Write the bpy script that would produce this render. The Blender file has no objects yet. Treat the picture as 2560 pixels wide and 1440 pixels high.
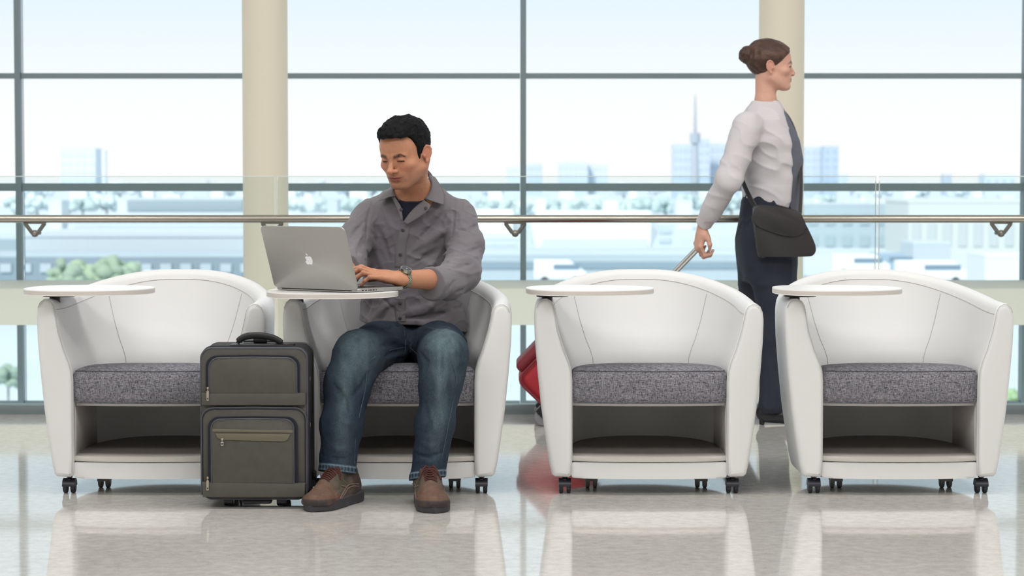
import bpy, bmesh, math, random
import numpy as np
from mathutils import Vector, Matrix, Euler
from mathutils.bvhtree import BVHTree
PI = math.pi
S = bpy.context.scene
COL = S.collection

# ------------------------------------------------------------ camera, sky, lights, exposure
FPX, CAMZ, PITCH = 5548.0, 1.035, math.radians(2.786)
cam = bpy.data.cameras.new('camera'); cam_o = bpy.data.objects.new('camera', cam); COL.objects.link(cam_o)
cam.sensor_width = 36.0; cam.lens = 36.0 * FPX / 2560.0
cam_o.location = (0, 0, CAMZ); cam_o.rotation_euler = (PI / 2 - PITCH, 0, 0)
cam.clip_end = 30000; cam.clip_start = 0.1
cam.dof.use_dof = True; cam.dof.focus_distance = 7.25; cam.dof.aperture_fstop = 5.6
S.camera = cam_o
S.view_settings.view_transform = 'Standard'; S.view_settings.look = 'None'
S.view_settings.exposure = 0.0; S.view_settings.gamma = 1.0; S.view_settings.use_curve_mapping = False
S.cycles.use_denoising = True
S.cycles.max_bounces = 8; S.cycles.transparent_max_bounces = 16; S.cycles.diffuse_bounces = 4; S.cycles.glossy_bounces = 4
S.cycles.caustics_reflective = False; S.cycles.caustics_refractive = False

def lin(c):
    return tuple(((x / 255) / 12.92 if x / 255 <= .04045 else ((x / 255 + .055) / 1.055) ** 2.4) for x in c)

w = bpy.data.worlds.new('sky'); S.world = w; w.use_nodes = True
nt = w.node_tree; nt.nodes.clear()
out = nt.nodes.new('ShaderNodeOutputWorld'); bg = nt.nodes.new('ShaderNodeBackground')
tc = nt.nodes.new('ShaderNodeTexCoord'); sep = nt.nodes.new('ShaderNodeSeparateXYZ'); cr = nt.nodes.new('ShaderNodeValToRGB')
nt.links.new(tc.outputs['Generated'], sep.inputs[0]); nt.links.new(sep.outputs['Z'], cr.inputs[0])
nt.links.new(cr.outputs[0], bg.inputs[0]); nt.links.new(bg.outputs[0], out.inputs[0])
e = cr.color_ramp.elements
e[0].position = 0.0; e[0].color = (1.0, 1.0, 1.0, 1)
e[1].position = 1.0; e[1].color = lin((224, 236, 247)) + (1,)
for p, c in ((.035, (252, 254, 255)), (.085, (229, 243, 253)), (.30, (228, 240, 250))):
    k = e.new(p); k.color = lin(c) + (1,)
bg.inputs[1].default_value = 1.03

def area(name, loc, rot, sx, sy, power, col=(1, 1, 1)):
    l = bpy.data.lights.new(name, 'AREA'); l.shape = 'RECTANGLE'; l.size = sx; l.size_y = sy; l.energy = power; l.color = col
    o = bpy.data.objects.new(name, l); COL.objects.link(o); o.location = loc; o.rotation_euler = rot
    return o
sun = bpy.data.lights.new('sun', 'SUN'); sun.energy = 3.3; sun.angle = math.radians(8); sun.color = (1, .94, .87)
sun_o = bpy.data.objects.new('sun', sun); COL.objects.link(sun_o); sun_o.rotation_euler = (math.radians(48), 0, math.radians(-28))
for lx in (-3.6, 0.0, 3.6):  # unseen overhead area lights, added to brighten and warm the interior
    area('added_fill_light', (lx, 2.2, 4.5), (math.radians(12), 0, 0), 2.6, 1.6, 118, (1, .985, .97))
    area('added_fill_light', (lx, 6.6, 4.5), (0, 0, 0), 2.6, 1.2, 66, (1, .98, .96))

def ray(px, py):
    c, s = math.cos(PITCH), math.sin(PITCH)
    X = (px - 1280) / FPX; V = (720 - py) / FPX
    return Vector((X, c + V * s, -s + V * c))
def P(px, py, Y):
    d = ray(px, py); return Vector((0, 0, CAMZ)) + d * (Y / d.y)

# ------------------------------------------------------------ materials
def new_mat(name):
    m = bpy.data.materials.new(name); m.use_nodes = True
    return m, m.node_tree, m.node_tree.nodes['Principled BSDF']
def N(nt, t, **kw):
    n = nt.nodes.new(t)
    for k, v in kw.items(): setattr(n, k, v)
    return n
def mat(name, col, rough=.5, metal=0.0, bump=0.0, bscale=200, var=0.0, vscale=30, stretch=None, spec=.5, sheen=0.0, coat=0.0, emit=None):
    m, nt, b = new_mat(name)
    c = lin(col)
    b.inputs['Base Color'].default_value = c + (1,)
    b.inputs['Roughness'].default_value = rough; b.inputs['Metallic'].default_value = metal
    b.inputs['Specular IOR Level'].default_value = spec
    b.inputs['Sheen Weight'].default_value = sheen; b.inputs['Coat Weight'].default_value = coat
    tc = N(nt, 'ShaderNodeTexCoord'); mp = N(nt, 'ShaderNodeMapping')
    nt.links.new(tc.outputs['Object'], mp.inputs[0])
    if stretch: mp.inputs['Scale'].default_value = stretch
    if var > 0:
        n = N(nt, 'ShaderNodeTexNoise'); n.inputs['Scale'].default_value = vscale; n.inputs['Detail'].default_value = 6
        nt.links.new(mp.outputs[0], n.inputs['Vector'])
        r = N(nt, 'ShaderNodeValToRGB'); nt.links.new(n.outputs['Fac'], r.inputs[0])
        r.color_ramp.elements[0].position = .3; r.color_ramp.elements[1].position = .7
        r.color_ramp.elements[0].color = tuple(x * (1 - var) for x in c) + (1,)
        r.color_ramp.elements[1].color = tuple(min(1, x * (1 + var)) for x in c) + (1,)
        nt.links.new(r.outputs[0], b.inputs['Base Color'])
    if bump > 0:
        n = N(nt, 'ShaderNodeTexNoise'); n.inputs['Scale'].default_value = bscale; n.inputs['Detail'].default_value = 3
        nt.links.new(mp.outputs[0], n.inputs['Vector'])
        bp = N(nt, 'ShaderNodeBump'); bp.inputs['Strength'].default_value = bump; bp.inputs['Distance'].default_value = .002
        nt.links.new(n.outputs['Fac'], bp.inputs['Height']); nt.links.new(bp.outputs[0], b.inputs['Normal'])
    if emit:
        b.inputs['Emission Color'].default_value = lin(emit) + (1,); b.inputs['Emission Strength'].default_value = 1
    return m

def weave_mat(name, c0, c1, sx, sz, mixw=.5, rough=.9, bump=.4, lo=.38, hi=.62):
    """woven cloth: horizontal and vertical thread streaks mixed"""
    m, nt, b = new_mat(name)
    b.inputs['Roughness'].default_value = rough; b.inputs['Specular IOR Level'].default_value = .15
    tc = N(nt, 'ShaderNodeTexCoord'); fs = []
    for sc in ((sx, sx, sz * 4.5), (sx * 4.5, sx * 4.5, sz)):
        mp = N(nt, 'ShaderNodeMapping'); mp.inputs['Scale'].default_value = sc
        nt.links.new(tc.outputs['Object'], mp.inputs[0])
        n = N(nt, 'ShaderNodeTexNoise'); n.inputs['Scale'].default_value = 1.0; n.inputs['Detail'].default_value = 3; n.inputs['Roughness'].default_value = .6
        nt.links.new(mp.outputs[0], n.inputs['Vector']); fs.append(n)
    mx = N(nt, 'ShaderNodeMix'); mx.inputs[0].default_value = mixw
    nt.links.new(fs[0].outputs['Fac'], mx.inputs[2]); nt.links.new(fs[1].outputs['Fac'], mx.inputs[3])
    r = N(nt, 'ShaderNodeValToRGB'); nt.links.new(mx.outputs[0], r.inputs[0])
    r.color_ramp.elements[0].position = lo; r.color_ramp.elements[1].position = hi
    r.color_ramp.elements[0].color = lin(c0) + (1,); r.color_ramp.elements[1].color = lin(c1) + (1,)
    nt.links.new(r.outputs[0], b.inputs['Base Color'])
    bp = N(nt, 'ShaderNodeBump'); bp.inputs['Strength'].default_value = bump; bp.inputs['Distance'].default_value = .0012
    nt.links.new(mx.outputs[0], bp.inputs['Height']); nt.links.new(bp.outputs[0], b.inputs['Normal'])
    return m

def attr_mat(name, rough=.6, bump=.15, bscale=300, spec=.3, sss=0.0, var=.08, vscale=60, stretch=(1, 1, 1), sheen=0):
    """colour stored per vertex in the attribute 'tint', with fine procedural grain on top"""
    m, nt, b = new_mat(name)
    b.inputs['Roughness'].default_value = rough; b.inputs['Specular IOR Level'].default_value = spec
    b.inputs['Sheen Weight'].default_value = sheen
    if sss: b.inputs['Subsurface Weight'].default_value = sss; b.inputs['Subsurface Radius'].default_value = (.012, .005, .003); b.inputs['Subsurface Scale'].default_value = 1.0
    at = N(nt, 'ShaderNodeAttribute', attribute_name='tint')
    tc = N(nt, 'ShaderNodeTexCoord'); mp = N(nt, 'ShaderNodeMapping'); mp.inputs['Scale'].default_value = stretch
    nt.links.new(tc.outputs['Object'], mp.inputs[0])
    n = N(nt, 'ShaderNodeTexNoise'); n.inputs['Scale'].default_value = vscale; n.inputs['Detail'].default_value = 5
    nt.links.new(mp.outputs[0], n.inputs['Vector'])
    mr = N(nt, 'ShaderNodeMapRange'); mr.inputs['From Min'].default_value = .3; mr.inputs['From Max'].default_value = .7
    mr.inputs['To Min'].default_value = 1 - var; mr.inputs['To Max'].default_value = 1 + var
    nt.links.new(n.outputs['Fac'], mr.inputs['Value'])
    mu = N(nt, 'ShaderNodeVectorMath', operation='MULTIPLY')
    nt.links.new(at.outputs['Color'], mu.inputs[0]); nt.links.new(mr.outputs[0], mu.inputs[1])
    nt.links.new(mu.outputs[0], b.inputs['Base Color'])
    n2 = N(nt, 'ShaderNodeTexNoise'); n2.inputs['Scale'].default_value = bscale; n2.inputs['Detail'].default_value = 2
    nt.links.new(mp.outputs[0], n2.inputs['Vector'])
    bp = N(nt, 'ShaderNodeBump'); bp.inputs['Strength'].default_value = bump; bp.inputs['Distance'].default_value = .001
    nt.links.new(n2.outputs['Fac'], bp.inputs['Height']); nt.links.new(bp.outputs[0], b.inputs['Normal'])
    return m

def glass_mat(name, tint, refl=.06):
    m, nt, b = new_mat(name); nt.nodes.remove(b)
    o = nt.nodes['Material Output']
    t = N(nt, 'ShaderNodeBsdfTransparent'); t.inputs[0].default_value = lin(tint) + (1,)
    g = N(nt, 'ShaderNodeBsdfGlossy'); g.inputs['Roughness'].default_value = .02; g.inputs[0].default_value = (1, 1, 1, 1)
    mx = N(nt, 'ShaderNodeMixShader'); fr = N(nt, 'ShaderNodeFresnel'); fr.inputs[0].default_value = 1.15
    nt.links.new(fr.outputs[0], mx.inputs[0]); nt.links.new(t.outputs[0], mx.inputs[1]); nt.links.new(g.outputs[0], mx.inputs[2])
    nt.links.new(mx.outputs[0], o.inputs[0])
    return m

M = {}
M['leather'] = mat('white_leather', (225, 225, 225), .42, bump=.05, bscale=700, spec=.4)
M['seam'] = mat('seam_thread', (186, 183, 178), .6)
M['tweed'] = weave_mat('grey_tweed', (62, 61, 68), (158, 156, 164), 85, 85, .5, bump=.5, lo=.37, hi=.64)
M['laminate'] = mat('white_laminate', (245, 244, 242), .28)
M['laminate_edge'] = mat('laminate_edge', (206, 200, 194), .4)
M['shelf'] = mat('grey_laminate', (196, 192, 186), .35)
M['liner'] = mat('charcoal_liner', (216, 212, 211), .55, bump=.1, bscale=500)
M['shelf_in'] = mat('dark_shelf', (128, 122, 118), .5)
M['bracket'] = mat('dark_steel', (52, 50, 50), .4, .6)
M['caster'] = mat('navy_plastic', (26, 28, 40), .38)
M['caster_grey'] = mat('grey_plastic', (112, 113, 112), .45)
M['steel'] = mat('brushed_steel', (168, 162, 152), .22, .95, bump=.03, bscale=60, stretch=(.2, 8, 8))
M['mullion'] = mat('mullion_paint', (130, 146, 152), .45, .2)
M['column'] = mat('cream_column', (236, 227, 207), .45, bump=.02, bscale=20)
M['cream'] = mat('cream_render', (242, 239, 224), .6, bump=.03, bscale=30)
M['shoe_metal'] = mat('grey_aluminium', (130, 142, 146), .35, .6)
M['glass'] = glass_mat('guard_glass', (247, 251, 251))
M['facade_glass'] = glass_mat('facade_glass', (254, 255, 255))
M['glass_edge'] = mat('polished_glass_edge', (235, 245, 243), .2)

# floor: polished terrazzo
m, nt, b = new_mat('polished_terrazzo')
tc = N(nt, 'ShaderNodeTexCoord')
def noise(scale, detail=4, rough=.6):
    n = N(nt, 'ShaderNodeTexNoise'); n.inputs['Scale'].default_value = scale; n.inputs['Detail'].default_value = detail; n.inputs['Roughness'].default_value = rough
    nt.links.new(tc.outputs['Object'], n.inputs['Vector']); return n
def ramp(src, stops):
    r = N(nt, 'ShaderNodeValToRGB'); nt.links.new(src, r.inputs[0]); el = r.color_ramp.elements
    el[0].position, el[0].color = stops[0][0], stops[0][1] + (1,); el[1].position, el[1].color = stops[-1][0], stops[-1][1] + (1,)
    for p, c in stops[1:-1]:
        k = el.new(p); k.color = c + (1,)
    return r
A = ramp(noise(26, 8, .7).outputs['Fac'], [(.3, lin((186, 183, 178))), (.5, lin((203, 200, 195))), (.72, lin((217, 215, 210)))])
Bn = ramp(noise(150, 2).outputs['Fac'], [(.26, (.42, .39, .36)), (.36, (1, 1, 1))])
Cn = ramp(noise(1.2, 3).outputs['Fac'], [(.3, (.93, .93, .93)), (.7, (1.04, 1.04, 1.03))])
mu = N(nt, 'ShaderNodeVectorMath', operation='MULTIPLY'); mu2 = N(nt, 'ShaderNodeVectorMath', operation='MULTIPLY')
nt.links.new(A.outputs[0], mu.inputs[0]); nt.links.new(Bn.outputs[0], mu.inputs[1])
nt.links.new(mu.outputs[0], mu2.inputs[0]); nt.links.new(Cn.outputs[0], mu2.inputs[1]); nt.links.new(mu2.outputs[0], b.inputs['Base Color'])
b.inputs['Roughness'].default_value = .055; b.inputs['IOR'].default_value = 2.35
bp = N(nt, 'ShaderNodeBump'); bp.inputs['Strength'].default_value = .014; bp.inputs['Distance'].default_value = .012
nt.links.new(noise(3.2, 1).outputs['Fac'], bp.inputs['Height']); nt.links.new(bp.outputs[0], b.inputs['Normal'])
M['floor'] = m

# ------------------------------------------------------------ object helpers
def tag(o, label=None, cat=None, group=None, kind=None):
    if label: o['label'] = label
    if cat: o['category'] = cat
    if group: o['group'] = group
    if kind: o['kind'] = kind
    return o
def empty(name, loc=(0, 0, 0), rz=0):
    o = bpy.data.objects.new(name, None); COL.objects.link(o); o.location = loc; o.rotation_euler = (0, 0, rz); return o
def link_mesh(name, me, mt, parent=None, smooth=True):
    if mt is not None: me.materials.append(mt)
    if smooth: me.polygons.foreach_set('use_smooth', [True] * len(me.polygons))
    o = bpy.data.objects.new(name, me); COL.objects.link(o)
    if parent is not None: o.parent = parent
    return o
def from_data(name, v, f, mt, parent=None, smooth=True, sharp=None):
    me = bpy.data.meshes.new(name); me.from_pydata([tuple(x) for x in v], [], [tuple(x) for x in f]); me.update()
    o = link_mesh(name, me, mt, parent, smooth)
    if sharp: me.set_sharp_from_angle(angle=math.radians(sharp))
    return o
def from_bm(name, bm, mt, parent=None, smooth=True, sharp=35):
    bmesh.ops.recalc_face_normals(bm, faces=bm.faces)
    me = bpy.data.meshes.new(name); bm.to_mesh(me); bm.free()
    o = link_mesh(name, me, mt, parent, smooth)
    if smooth and sharp: me.set_sharp_from_angle(angle=math.radians(sharp))
    return o
def copy_tree(o, parent=None):
    c = o.copy(); COL.objects.link(c); c.parent = parent
    for ch in [k for k in KIDS.get(o.name, [])]: copy_tree(ch, c)
    return c
KIDS = {}
def index_kids():
    KIDS.clear()
    for o in COL.objects:
        if o.parent: KIDS.setdefault(o.parent.name, []).append(o)
def bbox_bm(bm, c, s, bev=0, seg=2, rot=None):
    """(rounded) box"""
    r = bmesh.ops.create_cube(bm, size=1.0)
    mtx = Matrix.Translation(Vector(c)) @ (rot.to_4x4() if rot is not None else Matrix.Identity(4)) @ Matrix.Diagonal((s[0], s[1], s[2], 1))
    bmesh.ops.transform(bm, matrix=mtx, verts=r['verts'])
    if bev > 0:
        ed = list({e for v in r['verts'] for e in v.link_edges})
        bmesh.ops.bevel(bm, geom=ed, offset=bev, segments=seg, affect='EDGES', profile=.5)
def box(name, c, s, mt, parent=None, bev=0, seg=2, rot=None):
    bm = bmesh.new(); bbox_bm(bm, c, s, bev, seg, rot); return from_bm(name, bm, mt, parent)
def frames(pts, closed=False, up=Vector((0, 0, 1))):
    n = len(pts); T = []
    for i in range(n):
        a = pts[(i - 1) % n] if (closed or i > 0) else pts[i]; b_ = pts[(i + 1) % n] if (closed or i < n - 1) else pts[i]
        t = (b_ - a); T.append(t.normalized() if t.length > 1e-9 else Vector((1, 0, 0)))
    u = T[0].cross(up)
    if u.length < 1e-3: u = T[0].cross(Vector((1, 0, 0)))
    u.normalize(); fr = []
    for t in T:
        u = (u - t * u.dot(t)).normalized(); fr.append((t, u, t.cross(u)))
    return fr
def tube_bm(bm, pts, r, seg=10, closed=False, sx=1.0, sy=1.0, cap=True, up=Vector((0, 0, 1))):
    pts = [Vector(p) for p in pts]; fr = frames(pts, closed, up); rings = []
    for i, p in enumerate(pts):
        rr = r[i] if isinstance(r, (list, tuple)) else r
        t, u, v = fr[i]
        rings.append([bm.verts.new(p + u * (math.cos(2 * PI * k / seg) * rr * sx) + v * (math.sin(2 * PI * k / seg) * rr * sy)) for k in range(seg)])
    n = len(pts)
    for i in range(n if closed else n - 1):
        a, b_ = rings[i], rings[(i + 1) % n]
        for k in range(seg): bm.faces.new((a[k], a[(k + 1) % seg], b_[(k + 1) % seg], b_[k]))
    if not closed and cap:
        bm.faces.new(list(reversed(rings[0]))); bm.faces.new(rings[-1])
def tube(name, pts, r, mt, parent=None, seg=10, closed=False, sx=1.0, sy=1.0, up=Vector((0, 0, 1))):
    bm = bmesh.new(); tube_bm(bm, pts, r, seg, closed, sx, sy, up=up); return from_bm(name, bm, mt, parent)
def catmull(pts, k=6, closed=False):
    pts = [Vector(p) for p in pts]; n = len(pts); out_ = []
    rng = n if closed else n - 1
    for i in range(rng):
        p0 = pts[(i - 1) % n] if closed or i > 0 else pts[0]; p1 = pts[i]; p2 = pts[(i + 1) % n]
        p3 = pts[(i + 2) % n] if closed or i < n - 2 else pts[-1]
        for j in range(k):
            t = j / k
            out_.append(.5 * ((2 * p1) + (p2 - p0) * t + (2 * p0 - 5 * p1 + 4 * p2 - p3) * t * t + (3 * p1 - p0 - 3 * p2 + p3) * t ** 3))
    if not closed: out_.append(pts[-1])
    return out_
def prism_bm(bm, poly, z0, z1, bev=0, seg=2, mtx=None):
    """polygon in xy extruded along z"""
    lo = [bm.verts.new((x, y, z0)) for x, y in poly]; hi = [bm.verts.new((x, y, z1)) for x, y in poly]
    n = len(poly); f = [bm.faces.new(list(reversed(lo))), bm.faces.new(hi)]
    for i in range(n): bm.faces.new((lo[i], lo[(i + 1) % n], hi[(i + 1) % n], hi[i]))
    if bev > 0:
        ed = list({e for e in f[0].edges} | {e for e in f[1].edges})
        r = bmesh.ops.bevel(bm, geom=ed, offset=bev, segments=seg, affect='EDGES', profile=.5)
        vs = list({v for fc in r['faces'] for v in fc.verts} | {v for v in lo + hi if v.is_valid})
    else: vs = lo + hi
    if mtx is not None: bmesh.ops.transform(bm, matrix=mtx, verts=vs)
def prism(name, poly, z0, z1, mt, parent=None, bev=0, seg=2, mtx=None):
    bm = bmesh.new(); prism_bm(bm, poly, z0, z1, bev, seg, mtx); return from_bm(name, bm, mt, parent)
def disc_bm(bm, c, axis, r, h, seg=20, bev=0):
    ax = Vector(axis).normalized(); q = Vector((0, 0, 1)).rotation_difference(ax).to_matrix().to_4x4()
    prism_bm(bm, [(math.cos(2 * PI * k / seg) * r, math.sin(2 * PI * k / seg) * r) for k in range(seg)], -h / 2, h / 2, bev, 2, Matrix.Translation(Vector(c)) @ q)
def disc(name, c, axis, r, h, mt, parent=None, seg=20, bev=0):
    bm = bmesh.new(); disc_bm(bm, c, axis, r, h, seg, bev); return from_bm(name, bm, mt, parent)
def rrect(w_, h_, r, seg=5, cx=0, cy=0):
    out_ = []
    for sx, sy, a0 in ((1, 1, 0), (-1, 1, 90), (-1, -1, 180), (1, -1, 270)):
        for k in range(seg + 1):
            a = math.radians(a0 + 90 * k / seg)
            out_.append((cx + sx * (w_ / 2 - r) + r * math.cos(a), cy + sy * (h_ / 2 - r) + r * math.sin(a)))
    return out_
# ------------------------------------------------------------ setting: floor, facade, columns, guard
FLOOR_END = 9.86
tag(box('floor', (0, FLOOR_END / 2 - 3, -.15), (16, FLOOR_END + 6, .3), M['floor']), kind='structure')
tag(box('trim_1', (0, FLOOR_END + .02, -.16), (16, .03, .34), M['shoe_metal']), kind='structure')   # slab edge

M['paint'] = mat('white_wall_paint', (240, 238, 234), .8, bump=.02, bscale=60)
tag(box('ceiling', (0, 5.0, 4.7), (16.4, 16.4, .2), M['paint']), kind='structure')
tag(box('wall_left', (-8.1, 5.0, .7), (.2, 16.4, 8.2), M['paint']), kind='structure')
tag(box('wall_right', (8.1, 5.0, .7), (.2, 16.4, 8.2), M['paint']), kind='structure')
tag(box('wall_back', (0, -3.1, 2.2), (16.4, .2, 5.2), M['paint']), kind='structure')
WY = 13.0
bx_at = lambda px, Y: P(px, 450, Y).x
mul_x = [-3.0 + 0.085, -0.0 + .065, 3.0 + .03]
mul_x = [bx_at(50, WY), bx_at(1308, WY), bx_at(2562, WY)]
dx = (mul_x[2] - mul_x[0]) / 2
xs = [mul_x[0] - dx] + mul_x + [mul_x[2] + dx]
zr = [P(1280, y, WY).z for y in (-88, 190, 468)]
facade = empty('window_1', (0, WY, 0)); tag(facade, kind='structure')
for x in xs:
    box('mullion', (x, 0, .4), (.034, .09, 7.2), M['mullion'], facade)
gap = zr[1] - zr[2]
rails = sorted([zr[0], zr[1], zr[2], zr[0] + gap, zr[2] - gap * 1.96, zr[2] - gap * 2.9])
for z in rails:
    thick = .046 if abs(z - zr[2]) < .01 else (.030 if z > zr[2] else .03)
    for i in range(len(xs) - 1):
        box('transom', ((xs[i] + xs[i + 1]) / 2, .0, z), (dx - .034, .07, thick), M['mullion'], facade)
zz = [-3.2] + rails + [4.0]
for i in range(len(xs) - 1):
    for j in range(len(zz) - 1):
        box('pane', ((xs[i] + xs[i + 1]) / 2, .0, (zz[j] + zz[j + 1]) / 2), (dx - .034, .012, zz[j + 1] - zz[j] - .02), M['facade_glass'], facade)
tag(box('trim_2', (0, 12.45, .352), (14, .98, .20), M['cream'], bev=.01), kind='structure')    # cream bulkhead before the facade

for px, lab in ((664, 'round cream column on the left, rising behind the laptop'), (1952, 'round cream column behind the walking woman')):
    x = bx_at(px, 11.3)
    bm = bmesh.new(); disc_bm(bm, (0, 0, 1.0), (0, 0, 1), .115, 9.0, 64)
    o = from_bm('column', bm, M['column']); o.location = (x, 11.3, 0); tag(o, lab, 'column')

# glass guard with handrail
GY = 9.8
guard = empty('glass_guard', (0, GY, 0)); tag(guard, 'frameless clear glass guard with steel handrail behind the chairs', 'guard rail')
jx = [bx_at(690, GY) - 2.654, bx_at(690, GY), bx_at(2194, GY), bx_at(2194, GY) + 2.654]
ztop = P(1280, 441, GY).z
for i in range(3):
    x0, x1 = jx[i] + .007, jx[i + 1] - .007
    box('glass_pane', ((x0 + x1) / 2, 0, ztop / 2 + .01), (x1 - x0, .012, ztop - .02), M['glass'], guard)
    box('glass_edge', ((x0 + x1) / 2, 0, ztop), (x1 - x0, .0115, .0035), M['glass_edge'], guard)
    for xx in (x0 + .001, x1 - .001): box('glass_edge', (xx, 0, ztop / 2), (.0022, .0115, ztop - .04), M['glass_edge'], guard)
box('base_shoe', (0, 0, .02), (16, .06, .05), M['shoe_metal'], guard, .004)
HY, HZ, HR = -.10, P(1280, 547, GY - .1).z, .0172
tube('handrail', [(-8, HY, HZ), (8, HY, HZ)], HR, M['steel'], guard, 24)
M['vbracket'] = mat('bracket_steel', (122, 120, 114), .35, .7)
for px in (86, 680, 1288, 1896, 2504):
    x = bx_at(px, GY - .1)
    bm = bmesh.new()
    t = .0045
    V_ = [(-.049, HZ - .016), (.049, HZ - .016), (.049, HZ - .024), (.022, HZ - .066), (.012, HZ - .075), (-.012, HZ - .075), (-.022, HZ - .066), (-.049, HZ - .024)]
    Vi = [(-.030, HZ - .026), (.030, HZ - .026), (.003, HZ - .062), (-.003, HZ - .062)]
    # two slanting legs, a top plate and a foot
    q = lambda a, b_, w0: (Vector((a[0], 0, a[1])), Vector((b_[0], 0, b_[1])), w0)
    for sgn in (-1, 1):
        tube_bm(bm, [(sgn * .043, 0, HZ - .02), (sgn * .012, 0, HZ - .062)], .0085, 8, sx=1, sy=.55, up=Vector((0, 1, 0)))
    bbox_bm(bm, (0, 0, HZ - .019), (.098, .014, .007), .002)
    disc_bm(bm, (0, .0, HZ - .064), (0, 1, 0), .016, .014, 20, .002)
    disc_bm(bm, (0, .05, HZ - .064), (0, 1, 0), .009, .09, 14)
    o = from_bm('bracket', bm, M['vbracket'], guard); o.location = (x, HY, 0)
    d = disc('boss', (0, -.009, HZ - .064), (0, 1, 0), .008, .006, M['steel'], o, 16, .002)

# ------------------------------------------------------------ the city beyond, distance haze put into its pale colours
GZ = -9.0
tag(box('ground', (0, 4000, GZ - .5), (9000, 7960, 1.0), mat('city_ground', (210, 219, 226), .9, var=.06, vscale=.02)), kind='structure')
cityc = {}
def hazed_mat(c, var=0):  # pale city colours, pulled towards grey, stand in for haze
    if c not in cityc:
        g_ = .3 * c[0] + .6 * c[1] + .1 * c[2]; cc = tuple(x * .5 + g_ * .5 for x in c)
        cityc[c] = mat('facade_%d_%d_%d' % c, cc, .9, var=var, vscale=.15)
    return cityc[c]
def block(name, label, px0, px1, py0, py1, Y, col, roof=None, bands=0, bandcol=(190, 208, 222), vert=0, cat='building', depth=None, group=None, ridge=0):
    if Y > 1000:
        sh = lambda c: (c[0] - 30, c[1] - 20, c[2] - 8)  # far blocks shifted bluer, haze put into their colour
        col, bandcol = sh(col), sh(bandcol)
    elif cat == 'building':
        sh = lambda c: (c[0] - 22, c[1] - 16, c[2] - 10)
        col, bandcol = sh(col), sh(bandcol); roof = sh(roof) if roof else None
    a = P(px0, py1, Y); b_ = P(px1, py0, Y)
    z1 = b_.z; z0 = min(a.z, GZ + .0) if a.z < -6 or Y > 400 else GZ
    z0 = GZ
    wdt = b_.x - a.x; dp = depth or max(8, min(wdt, 60)); h = z1 - z0
    root = empty(name, ((a.x + b_.x) / 2, Y + dp / 2, z0)); tag(root, label, cat, group)
    box('wall', (0, 0, h / 2), (wdt, dp, h), hazed_mat(col), root)
    box('roof', (0, 0, h + wdt * .004), (wdt * 1.01, dp * 1.01, wdt * .008 + .2), hazed_mat(roof or col), root)
    vis = b_.z - a.z
    for k in range(bands):
        zc = h - vis * (k + .7) / (bands + .4)
        if vert:
            for j in range(vert):
                xx = -wdt / 2 + wdt * (j + .5) / vert
                box('window', (xx, -dp / 2 - .02, zc), (wdt / vert * .55, .3, vis / (bands + .4) * .5), hazed_mat(bandcol), root)
        else:
            box('window_band', (0, -dp / 2 - .02, zc), (wdt * .96, .3, vis / (bands + .4) * .42), hazed_mat(bandcol), root)
    return root
# far towers on the skyline
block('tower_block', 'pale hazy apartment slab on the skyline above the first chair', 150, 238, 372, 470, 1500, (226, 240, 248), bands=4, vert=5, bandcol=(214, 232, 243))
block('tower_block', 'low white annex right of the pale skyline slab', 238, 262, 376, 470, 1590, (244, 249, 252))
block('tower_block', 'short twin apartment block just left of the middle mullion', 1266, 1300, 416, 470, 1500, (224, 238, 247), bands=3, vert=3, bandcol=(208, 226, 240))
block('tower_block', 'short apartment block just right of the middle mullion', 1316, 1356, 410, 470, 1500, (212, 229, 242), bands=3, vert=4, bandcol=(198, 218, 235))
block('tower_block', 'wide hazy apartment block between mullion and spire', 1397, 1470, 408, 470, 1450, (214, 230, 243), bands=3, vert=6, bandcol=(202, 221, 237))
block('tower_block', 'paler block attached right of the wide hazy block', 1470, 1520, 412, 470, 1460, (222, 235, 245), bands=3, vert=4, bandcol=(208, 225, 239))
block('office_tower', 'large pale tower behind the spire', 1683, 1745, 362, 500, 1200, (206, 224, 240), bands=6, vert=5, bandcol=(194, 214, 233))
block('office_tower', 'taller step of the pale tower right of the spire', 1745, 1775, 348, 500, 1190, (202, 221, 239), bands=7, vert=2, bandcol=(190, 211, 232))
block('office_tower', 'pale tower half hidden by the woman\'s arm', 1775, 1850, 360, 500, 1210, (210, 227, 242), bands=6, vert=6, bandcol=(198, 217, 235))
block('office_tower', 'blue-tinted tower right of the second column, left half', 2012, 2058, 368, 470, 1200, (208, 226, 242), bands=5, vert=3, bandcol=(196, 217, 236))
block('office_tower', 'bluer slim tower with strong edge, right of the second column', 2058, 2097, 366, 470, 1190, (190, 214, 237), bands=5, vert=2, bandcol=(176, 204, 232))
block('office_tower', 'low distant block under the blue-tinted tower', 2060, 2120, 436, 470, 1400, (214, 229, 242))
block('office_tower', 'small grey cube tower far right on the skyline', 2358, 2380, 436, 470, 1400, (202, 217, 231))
block('office_tower', 'pair of distant roofs at the far right skyline', 2462, 2540, 436, 470, 1400, (224, 236, 244), bands=1, vert=4, bandcol=(206, 222, 235))
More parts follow.
